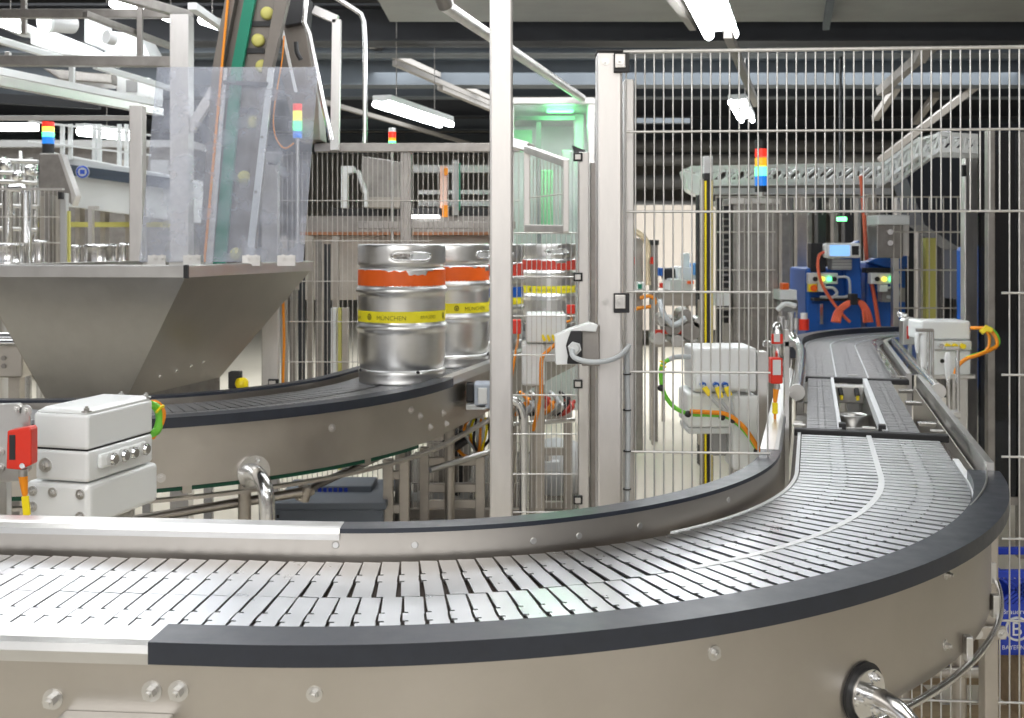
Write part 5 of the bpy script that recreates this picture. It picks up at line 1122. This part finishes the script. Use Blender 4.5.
MB().px(866, 268, 898, 273, YB - .08, 0.1).build('rail', 'blackmatt', bm); MB().px(882, 288, 905, 302, YB - .06, 0.1).build('dark_block', 'grey', bm)
gc = thing('terminal_cabinet', W(892, 260, 7.9), 'grey wall-type terminal cabinet with a white top on a post, right of the blue machine', 'cabinet')
MB().px(877, 225, 903, 258, 7.9, 0.2).build('body', 'steel_dark', gc, 0.006)
MB().px(878, 215, 910, 225, 7.88, 0.26).build('top', 'offwhite', gc, 0.01)
for y in (232, 243): q = W(889, y, 7.89); MB().cyl(q, q - Vector((0, .03, 0)), 0.02, n=14).build('knob', 'steel_bright', gc)
MB().px(903, 225, 909, 256, 7.95, 0.1).build('side', 'steel', gc); MB().bb(W(893, 0, 8).x, W(899, 0, 8).x, 8.0, 8.05, 0, W(0, 258, 8).z).build('post', 'steel', gc)
q = W(842, 219, 10.2); gl_ = thing('exit_lamp', q, 'tiny green signal lamp above the blue machine', 'lamp'); MB().px(838, 217, 847, 221, 10.2, 0.05).build('lens', 'green_lamp', gl_, 0.004); MB().bb(W(840, 0, 10.22).x, W(842, 0, 10.22).x, 10.22, 10.25, q.z, CZ + 1.76).build('rod', 'beam_dark', gl_)
rk = thing('rack', W(790, 330, 8.0), 'low grey equipment rack between the steel tower and the blue machine', 'rack')
MB().px(780, 290, 797, 300, 7.9, 0.3).build('shelf', 'offwhite', rk, 0.005); MB().px(782, 300, 798, 312, 7.95, 0.25).build('box', 'grey', rk, 0.005)
for x in (781, 796): MB().px(x, 300, x + 1.5, 460, 7.95, 0.02).build('leg', 'steel', rk)
px_cable('hose', [(777, 310, 7.8), (785, 304, 7.8), (796, 306, 7.8)], 0.02, 'white', rk)
MB().px(783, 283, 789, 290, 7.95, 0.1).build('orange_cap', 'orange', rk, 0.004)

# ------------------------------------------------------------------ far machines seen between the fence post and the yellow post
c5 = thing('hose_tower', W(640, 345, 8.0), 'slim steel tower with a curved cream cable duct right of the near fence post', 'tower')
MB().px(632, 238, 643, 470, 8.0, 0.15).build('column', 'steel_dark', c5, 0.005); MB().px(651, 241, 658, 470, 8.4, 0.12).build('column', 'steel_dark', c5, 0.005)
MB().px(651, 240, 659, 245, 8.38, 0.15).build('cap', 'blackmatt', c5)
px_cable('duct', [(628, 230, 7.9), (636, 232, 7.9), (644, 238, 7.9), (648, 248, 7.9), (647, 265, 7.9), (648, 285, 7.9)], 0.022, mat('cream_duct', (0.75, 0.62, 0.42), 0.5), c5)
for x in (631, 650): MB().px(x, 257, x + 4, 264, 7.92, 0.05).build('red_lamp', 'red', c5)
MB().px(631, 282, 645, 293, 7.9, 0.1).build('valve_box', 'white', c5, 0.006); MB().px(638, 284, 642, 289, 7.89, 0.02).build('green_label', 'green', c5)
px_cable('cable', [(630, 311, 7.8), (640, 308, 7.8), (652, 306, 7.8), (655, 301, 7.8), (650, 296, 7.8), (640, 298, 7.8)], 0.014, 'orange_cable', c5)
c6 = thing('capping_machine', W(680, 345, 9.2), 'white and blue machine head on a grey box left of the yellow-striped post', 'machine')
MB().px(670, 279, 692, 291, 9.2, 0.5).build('box', 'offwhite', c6, 0.01); MB().px(683, 253, 690, 268, 9.3, 0.12).build('neck', 'white', c6, 0.01); MB().px(678, 267, 700, 280, 9.25, 0.4).build('head', 'white', c6, 0.01)
MB().px(692, 263, 699, 275, 9.2, 0.1).build('blue_cover', mat('light_blue_plastic', (0.15, 0.40, 0.85), 0.4), c6, 0.006); MB().px(659, 268, 664, 276, 9.2, 0.2).build('blue_cover', M['blue'], c6, 0.006)
MB().px(664, 268, 676, 280, 9.4, 0.2).build('motor', 'blackmatt', c6, 0.02); MB().px(660, 283, 664, 288, 9.1, 0.05).build('red_lamp', 'red', c6)
MB().px(660, 291, 704, 306, 9.3, 0.5).build('table', 'frame_steel', c6, 0.006); MB().px(688, 281, 694, 284, 9.15, 0.05).build('orange_label', 'orange', c6)
for x in (662, 686, 700): MB().px(x, 306, x + 3, 425, 9.35, 0.05).build('leg', 'frame_steel', c6)
c7 = thing('valve_manifold', W(675, 350, 7.2), 'steel valve manifold with round bodies behind the near mesh', 'machine')
for x, y, r in ((663, 320, .05), (672, 326, .07), (684, 316, .06), (690, 330, .08), (676, 340, .05), (658, 338, .05), (697, 322, .04)):
    q = W(x, y, 7.2); MB().cyl(q + Vector((0, .1, 0)), q - Vector((0, .06, 0)), r, r * .8, n=20).build('valve', 'steel_dark' if r > .055 else 'steel', c7)
MB().px(655, 342, 704, 347, 7.2, 0.2).build('shelf', 'frame_steel', c7); MB().px(652, 300, 655, 445, 7.25, 0.05).build('leg', 'frame_steel', c7); MB().px(699, 300, 702, 445, 7.25, 0.05).build('leg', 'frame_steel', c7)
MB().px(655, 330, 700, 334, 7.15, 0.04).build('red_bar', 'darkred', c7)
px_cable('hose', [(660, 300, 7.1), (664, 315, 7.05), (674, 325, 7.05), (686, 318, 7.05)], 0.02, 'grey_cable', c7)
tag(MB().px(560, 205, 722, 330, 16, 0.2).build('partition', mat('beige_partition', (0.62, 0.55, 0.48), 0.6)), 'pale beige partition wall far behind the near mesh', 'partition')
tag(MB().px(634, 118, 690, 123, 14, 0.1).build('cable_tray', 'beam'), 'short blue-grey tray under the roof left of the far lamp', 'tray')

# ------------------------------------------------------------------ green-lit cabin
cb = thing('glazed_cabin', W(555, 400, 7.6), 'glazed steel cabin lit green inside, right of the tall post', 'cabin')
YC = 7.7
for a in ((511, 97, 595, 104), (588, 104, 595, 459), (509, 104, 514, 459)): MB().px(*a, YC, 0.08).build('frame_bar', 'steel_post', cb, 0.004)
MB().px(513, 104, 589, 410, YC + .03, 0.01).build('pane', 'clear', cb)
MB().px(513, 104, 589, 410, YC + 1.6, 0.03).build('back_panel', 'offwhite', cb); MB().px(506, 100, 600, 104, YC + .1, 1.5).build('roof_panel', 'grey', cb)
MB().px(536, 122, 541, 400, YC + .5, 0.06).build('inner_post', 'grey', cb); MB().px(513, 116, 575, 120, YC + .6, 0.06).build('inner_beam', 'grey', cb)
MB().px(575, 114, 584, 400, YC + .7, 0.2).build('ribbed_guard', 'offwhite', cb, 0.01)
MB().px(547, 108, 574, 111, YC + .4, 0.12).build('lamp_bar', 'green_lamp', cb, 0.008)
MB().px(540, 170, 553, 232, YC + .6, 0.2).build('inner_screen', mat('green_lit_panel', (0.25, 0.75, 0.35), 0.4), cb, 0.01); MB().px(562, 150, 572, 235, YC + .5, 0.15).build('arm', 'white', cb, 0.01)  # green lamplight on the inner surface is painted into its colour
MB().px(514, 130, 532, 152, YC + 1.0, 0.05).build('inner_screen', M['green_lit_panel'] if 'green_lit_panel' in M else bpy.data.materials['green_lit_panel'], cb)  # same painted green lamplight on the rear surface
MB().prism_px([(572, 145), (585, 150), (588, 160), (576, 156)], YC - .02, 0.03).build('handle', 'blackmatt', cb, 0.004)
gl = bpy.data.lights.new('cabin_lamp', 'POINT'); gl.energy = 6; gl.color = (0.2, 1.0, 0.35); gl.shadow_soft_size = 0.12
glo = bpy.data.objects.new('cabin_lamp', gl); glo.location = W(560, 118, YC + .45); COL.objects.link(glo)

# ------------------------------------------------------------------ machines behind the far fence, above the kegs
mx = thing('palletising_machine', W(390, 320, 7.6), 'dark machine with white arms behind the far fence above the kegs', 'machine')
MB().prism_px([(362, 156), (400, 162), (400, 208), (372, 205), (360, 190)], 7.9, 0.6).build('hood', 'steel_dark', mx, 0.01)
MB().px(368, 197, 400, 208, 7.8, 0.5).build('apron', 'frame_steel', mx, 0.006)
MB().prism_px([(341, 166), (354, 166), (354, 172), (347, 174), (347, 208), (341, 208)], 7.7, 0.1).build('white_arm', 'white', mx, 0.006)
MB().prism_px([(355, 170), (359, 170), (367, 192), (367, 207), (364, 207), (364, 194)], 7.6, 0.08).build('white_arm', 'white', mx, 0.004)
MB().px(413, 165, 492, 172, 8.2, 0.1).build('rail', 'grey_light', mx); MB().px(418, 190, 492, 194, 8.1, 0.08).build('rail', 'offwhite', mx); MB().px(418, 201, 492, 206, 8.1, 0.08).build('rail', 'offwhite', mx)
MB().px(410, 215, 439, 218, 7.8, 0.06).build('lamp_strip', 'tube_soft', mx); MB().px(440, 166, 447, 208, 7.9, 0.08).build('pink_post', mat('salmon_panel', (0.80, 0.55, 0.45), 0.5), mx)
MB().px(442, 205, 448, 217, 7.85, 0.06).build('orange_guard', 'orange_cable', mx, 0.004); MB().px(444, 168, 448, 175, 7.85, 0.06).build('orange_guard', 'orange_cable', mx, 0.004)
MB().px(452, 160, 458, 215, 7.9, 0.1).build('column', 'grey_light', mx); MB().px(458, 163, 460, 210, 7.88, 0.06).build('green_edge', 'green', mx)
MB().px(330, 208, 500, 216, 8.0, 0.5).build('dark_slot', 'blackmatt', mx); MB().px(300, 216, 500, 233, 8.0, 0.5).build('apron', 'steel_dark', mx); MB().px(300, 232, 500, 235, 7.98, 0.5).build('rust_edge', mat('rusty_edge', (0.35, 0.15, 0.07), 0.6), mx)
MB().px(300, 236, 500, 300, 8.3, 0.4).build('body', 'frame_steel', mx)
for x in (318, 420): MB().px(x, 300, x + 8, 450, 8.4, 0.1).build('leg', 'frame_steel', mx)
for k in range(7):
    x = 281 + k * 8.6; tag(MB().px(x, 236 + (k % 3) * 4, x + 5.5, 440, 6.5 + (k % 2) * .25, 0.05).build('curtain_slat', ['frame_steel', 'steel_dark', 'beam_dark'][k % 3]), ORD[k] + ' from the left of the upright slats behind the far fence', 'slat', 'upright slats behind the far fence')
wp = thing('guard_post', W(338, 430, 6.1), 'white post with a yellow stripe behind the far fence, left of the nearest keg', 'safety post')
MB().px(331, 308, 336, 470, 6.1, 0.05).build('body', 'white', wp, 0.003); MB().px(338, 308, 341, 470, 6.1, 0.05).build('yellow_stripe', 'capyellow', wp); MB().px(342, 308, 348, 470, 6.12, 0.05).build('body', 'frame_steel', wp)
oc = cable([(283, 300, 5.65), (284, 340, 5.65), (283, 380, 5.65), (283, 420, 5.65)], 0.008); tag(oc.build('orange_cable', 'orange_cable'), 'straight orange cable hanging on the far fence right of the hopper', 'cable')

# ------------------------------------------------------------------ left background: filler, catwalk and trusses
fl = thing('filling_machine', W(100, 300, 8.9), 'large white filling machine with slate stripe and round blue emblem at the far left', 'machine')
Yf = 8.9
def slant(a, b, c, d, Y0, Y1, dep=0.5):
    P = [W(*a, Y0), W(*b, Y1), W(*c, Y1), W(*d, Y0)]; Q = [p + Vector((0, dep, 0)) for p in P]
    return MB().add(P + Q, [(3, 2, 1, 0), (4, 5, 6, 7), (0, 1, 5, 4), (1, 2, 6, 5), (2, 3, 7, 6), (3, 0, 4, 7)])
slant((52, 152), (185, 178), (185, 222), (62, 206), Yf, Yf - .5).build('body', 'white', fl, 0.01)
slant((58, 163), (185, 180), (185, 191), (62, 174), Yf - .08, Yf - .58, .06).build('stripe', 'stripe', fl)
q = W(83, 172, Yf - .20); MB().cyl(q, q - Vector((.0, .012, 0)), 0.055, n=32).build('emblem_rim', 'offwhite', fl)
MB().lathe([(0.036, 0), (0.050, 0), (0.050, .004), (0.036, .004)], q - Vector((0, .012, 0)), 32, (0, -1, 0)).build('emblem_ring', mat('emblem_blue', (.05, .12, .6), .4), fl)
MB().box(q - Vector((0, .014, 0)), (0.04, .004, .035)).build('emblem_mark', bpy.data.materials['emblem_blue'], fl, .004)
MB().px(88, 246, 186, 320, Yf, 0.6).build('base', 'steel_dark', fl); MB().px(70, 222, 186, 227, Yf - .1, 0.1).build('rail', 'capyellow', fl)
for x in (75, 100, 125): MB().px(x, 205, x + 5, 248, Yf, 0.1).build('support', 'frame_steel', fl)
for x in (60, 68, 92, 97, 117, 124): MB().px(x, 124, x + 3.5, 158 + (x - 60) * .18, Yf - .1, 0.03).build('railing_post', 'white', fl)
for y in (126, 146): slant((28, y - 6), (150, y + 8), (150, y + 10), (28, y - 4), Yf - .05, Yf - .3, .03).build('railing_bar', 'white', fl)
MB().bb(W(60, 0, 9).x, W(180, 0, 9).x, 9.0, 9.4, 0, CZ - .2).build('plinth', 'frame_steel', fl)
hd = thing('steel_hood', W(55, 210, 7.9), 'slanting dull steel hood beneath the far left stack light', 'hood')
MB().prism_px([(39, 153), (59, 153), (72, 193), (73, 206), (62, 198), (38, 190)], 7.9, 0.08).build('hood', 'steel_dark', hd, 0.01)
MB().prism_px([(58, 154), (61, 154), (76, 196), (72, 206), (71, 193)], 7.85, 0.1).build('edge', 'steel_post', hd)
MB().px(44, 190, 50, 330, 8.0, 0.1).build('leg', 'steel_dark', hd)
gm = thing('machine_guard', W(30, 300, 7.3), 'low machine guard of fine mesh with a grey post at the far left edge', 'guard')
Yg = 7.2
MB().px(-10, 188, 62, 190, Yg, 0.04).build('top_rail', 'steel_post', gm); MB().px(60, 193, 66, 330, Yg - .02, 0.05).build('post', 'grey_light', gm, 0.004); MB().px(66, 211, 69, 330, Yg, 0.03).build('yellow_edge', 'capyellow', gm)
MB().px(58, 192, 62, 199, Yg - .05, 0.03).build('clamp', 'blackmatt', gm)
mesh_mb((W(-10, 0, Yg).x, Yg), (W(61, 0, Yg).x, Yg), CZ - .6, W(0, 189, Yg).z, 0.028, [W(0, y, Yg).z for y in (217, 243)], 0.0022, 0.003).build('wire_mesh', 'galv_far', gm)
tag(MB().px(88, 207, 92, 446, 8.2, 0.05).px(88, 206, 97, 209, 8.18, 0.05).build('guard_upright', 'steel_post'), 'grey upright left of the steel column at the far left', 'post')
tag(MB().tube([W(8, 449, 8.1), W(8, 192, 8.1), W(12, 188, 8.1), (W(22, 188, 8.1)), W(26, 194, 8.1), W(27, 449, 8.1)], 0.035, 12).build('bent_duct', 'steel_bright'), 'bright bent steel duct behind the far left guard mesh', 'duct')
for k, (x, r, yt) in enumerate(((9, .13, 243), (40, .05, 240), (76, .04, 245), (101, .115, 244), (124, .035, 243))):
    t = thing('steel_vessel', W(x, 300, 7.8), ['wide round steel vessel behind the hopper rim at the left edge', 'narrow steel vessel behind the guard mesh', 'narrow steel vessel right of the yellow guard edge', 'wide banded steel vessel left of the steel column', 'narrow steel vessel touching the steel column'][k], 'vessel', 'steel vessels behind the hopper')
    q = W(x, yt, 7.8); q.z -= .45; MB().lathe([(0.001, 0), (r, 0), (r, .28), (r * 1.06, .30), (r, .32), (r, .42), (r * 1.05, .435), (r * .98, .45), (0.001, .45)], q, 28).build('body', 'steel_bright', t)
    MB().cyl(Vector((q.x, q.y, 0)), q, r * .5, n=16).build('stand', 'steel', t)
# low machine left of the hopper
lm = thing('side_conveyor', W(-20, 400, 5.6), 'steel side machine with rounded bright top rails left of the hopper', 'conveyor')
p_ = W(22, 0, 5.6)
MB().bb(-4.6, p_.x, 5.6, 6.0, W(0, 378, 5.6).z, W(0, 344, 5.6).z).build('side_panel', 'steel_skirt', lm, 0.01)
MB().cyl((-4.6, 5.62, W(0, 337, 5.6).z), (p_.x - .05, 5.62, W(0, 337, 5.6).z), 0.022, n=14).build('top_rail', 'steel_bright', lm); MB().cyl((-4.6, 5.56, W(0, 342, 5.56).z), (p_.x, 5.56, W(0, 342, 5.6).z), 0.018, n=14).build('top_rail', 'steel_bright', lm)
for y in (358, 366): q = W(4, y, 5.6); MB().cyl(q, q - Vector((0, .01, 0)), .012, n=14).build('bolt', 'steel_dark', lm)
for x in (-20, 14): q = W(x, 0, 5.7); MB().bb(q.x - .03, q.x + .03, 5.7, 5.76, 0, W(0, 378, 5.6).z).build('leg', 'frame_steel', lm)
# catwalk and pipe bridge, upper left
def beam_px(a, b, Y0, Y1, w_, h_, m, lab, nm='bridge_beam'):
    p = W(*a, Y0); q = W(*b, Y1); tag(MB().bar(p, q, h_ if False else w_, h_).build(nm, m, bevel=0.003), lab, 'beam', 'steel beams of the pipe bridge at the upper left')
beam_px((-12, 14), (178, 14), 6.3, 6.3, 0.05, 0.05, 'steel_dark', 'uppermost level beam of the pipe bridge at the upper left')
beam_px((-12, 61), (176, 62), 6.0, 6.0, 0.055, 0.06, 'steel_dark', 'thick level beam of the pipe bridge, left of the acrylic guard top')
beam_px((-12, 118), (146, 118), 7.0, 7.0, 0.03, 0.03, 'steel', 'thin level beam of the pipe bridge above the white filling machine')
beam_px((-12, 98), (100, 104), 8.4, 8.4, 0.08, 0.06, 'beam_dark', 'dark level beam behind the pipe bridge at the left edge')
beam_px((-8, 70), (160, 104), 5.5, 7.0, 0.04, 0.04, 'white', 'bright white slanting beam of the pipe bridge, upper of a close pair')
beam_px((-8, 80), (160, 112), 5.4, 6.9, 0.05, 0.05, 'steel', 'steel slanting beam of the pipe bridge, lower of a close pair')
beam_px((-8, 38), (60, 58), 6.4, 7.2, 0.04, 0.04, 'white', 'short white slanting beam at the left edge under the thick level beam')
beam_px((85, 14), (175, 48), 5.8, 6.6, 0.035, 0.035, 'steel_dark', 'dark slanting tube crossing in front of the white ducts')
beam_px((95, 66), (176, 90), 6.6, 7.4, 0.035, 0.035, 'white', 'white slanting rail right under the thick level beam')
beam_px((120, -4), (190, 16), 5.6, 6.2, 0.05, 0.05, 'steel_dark', 'steel slanting beam at the top edge above the lamp')
beam_px((192, 6), (232, 34), 6.0, 6.8, 0.05, 0.04, 'white', 'white slanting beam between the column and the cap elevator')
beam_px((140, -6), (140, 60), 6.2, 6.2, 0.03, 0.03, 'steel_dark', 'upright strut of the pipe bridge left of the column')
beam_px((24, -6), (24, 34), 6.4, 6.4, 0.03, 0.03, 'steel_dark', 'upright strut of the pipe bridge near the left edge')
beam_px((8, 52), (8, 62), 6.6, 6.6, 0.03, 0.03, 'steel', 'tiny upright strut at the left edge under the thick level beam')
beam_px((72, 62), (72, 84), 6.6, 6.6, 0.03, 0.03, 'white', 'short white strut hanging under the thick level beam')
for k, (pts, Y, dep, m, lab) in enumerate((([(30, 28), (50, 30), (95, 48), (95, 57), (60, 54), (30, 44)], 7.6, 0.5, 'white', 'white slanting duct box in the pipe bridge at the upper left'), ([(84, 18), (97, 18), (97, 46), (84, 42)], 7.9, 0.3, 'white', 'white upright box between the round fan and the ducts'), ([(104, 30), (138, 34), (150, 56), (104, 54)], 8.1, 0.4, 'white', 'white housing behind the dark slanting tube'), ([(42, 68), (112, 74), (112, 84), (60, 80)], 7.7, 0.3, 'steel_dark', 'grey machine box under the thick level beam'), ([(116, 74), (150, 78), (150, 98), (116, 96)], 7.8, 0.3, 'white', 'white box with a small window left of the acrylic guard'), ([(-5, 18), (20, 20), (22, 30), (-5, 26)], 7.6, 0.4, 'white', 'white duct end at the top left edge'))):
    tag(MB().prism_px(pts, Y, dep).build('duct_box', m, bevel=0.01), lab, 'duct', 'duct boxes in the pipe bridge')
tag(MB().px(126, 80, 137, 92, 7.79, 0.01).build('window_plate', 'grey'), 'small grey window plate on the white box left of the acrylic guard', 'plate')
fan = thing('round_fan', W(58, 26, 7.2), 'round grey fan drum in the pipe bridge at the upper left', 'fan')
MB().cyl(W(46, 22, 7.2), W(72, 24, 7.4), 0.065, n=28).build('drum', 'grey_light', fan); MB().cyl(W(44, 22, 7.19), W(47, 22, 7.21), 0.075, n=28).build('flange', 'offwhite', fan)
tag(MB().cyl(W(106, 37, 7.3), W(114, 39, 7.35), 0.045, n=24).build('small_drum', 'grey_light'), 'small round drum right of the fan in the pipe bridge', 'drum')
def strip(a, b, Y0, Y1, r, lab):
    t = thing('strip_lamp', W(*a, Y0), lab, 'lamp', 'strip lamps at the upper left'); p = W(*a, Y0); q = W(*b, Y1)
    MB().cyl(p, q, r, n=12).build('lamp_tube', 'tube', t); MB().bar(p + UZ * r * 1.2, q + UZ * r * 1.2, r * 2.4, r * .6).build('lamp_housing', 'offwhite', t)
    c_ = p.lerp(q, .5); MB().cyl(c_ + UZ * r, Vector((c_.x, c_.y, CZ + 3.4)), 0.004, n=6).build('hanger', 'steel_dark', t)
strip((114, 3), (142, 9), 7.4, 7.9, 0.035, 'bright strip lamp at the top edge left of the steel column')
strip((165, 16), (176, 20), 7.2, 7.5, 0.03, 'short strip lamp just left of the steel column top')
strip((0, 20), (20, 27), 6.8, 7.4, 0.04, 'strip lamp at the top left edge')
strip((80, 131), (132, 136), 9.6, 10.2, 0.045, 'strip lamp above the white filling machine')
strip((202, 20), (222, 27), 7.4, 7.8, 0.03, 'short strip lamp between the column and the cap elevator')
tag(MB().px(-10, 123, 34, 130, 9.6, 0.1).build('flat_lamp', 'tube_soft'), 'flat lit panel at the left edge above the far left guard', 'lamp')

mf = thing('pipe_manifold', W(20, 330, 8.6), 'cluster of bright steel pipes and valves behind the guard mesh at the far left', 'pipes')
for k, x in enumerate((-6, 3, 12, 20, 29, 35)): MB().cyl(W(x, 330, 8.6 + .1 * (k % 2)), W(x, 150 + (k * 7) % 20, 8.6 + .1 * (k % 2)), 0.02 + .008 * (k % 3), n=12).build('pipe', 'steel_bright' if k % 2 else 'steel', mf)
for y in (160, 172, 181, 205, 228): MB().cyl(W(-12, y, 8.5), W(38, y + 2, 8.5), 0.018, n=12).build('pipe', 'steel', mf)
for x, y in ((6, 165), (18, 176), (30, 170), (10, 215), (28, 236)): MB().ball(W(x, y, 8.4), 0.045, 14).build('valve', 'steel_bright', mf)
MB().px(-14, 196, 45, 330, 9.3, .3).build('back_plate', 'frame_steel', mf)
hs = thing('machine_hall_block', W(30, 300, 12), 'grey machine block far behind the white filling machine', 'machine'); MB().px(-30, 146, 190, 330, 12.0, 1.0).build('body', 'steel_dark', hs, .02); MB().px(-30, 140, 190, 147, 11.9, 1.1).build('top_edge', 'grey_light', hs)
for k in range(6): MB().px(-20 + k * 34, 160, -2 + k * 34, 200, 11.95, .06).build('door', 'grey_light' if k % 2 else 'frame_steel', hs, .01)
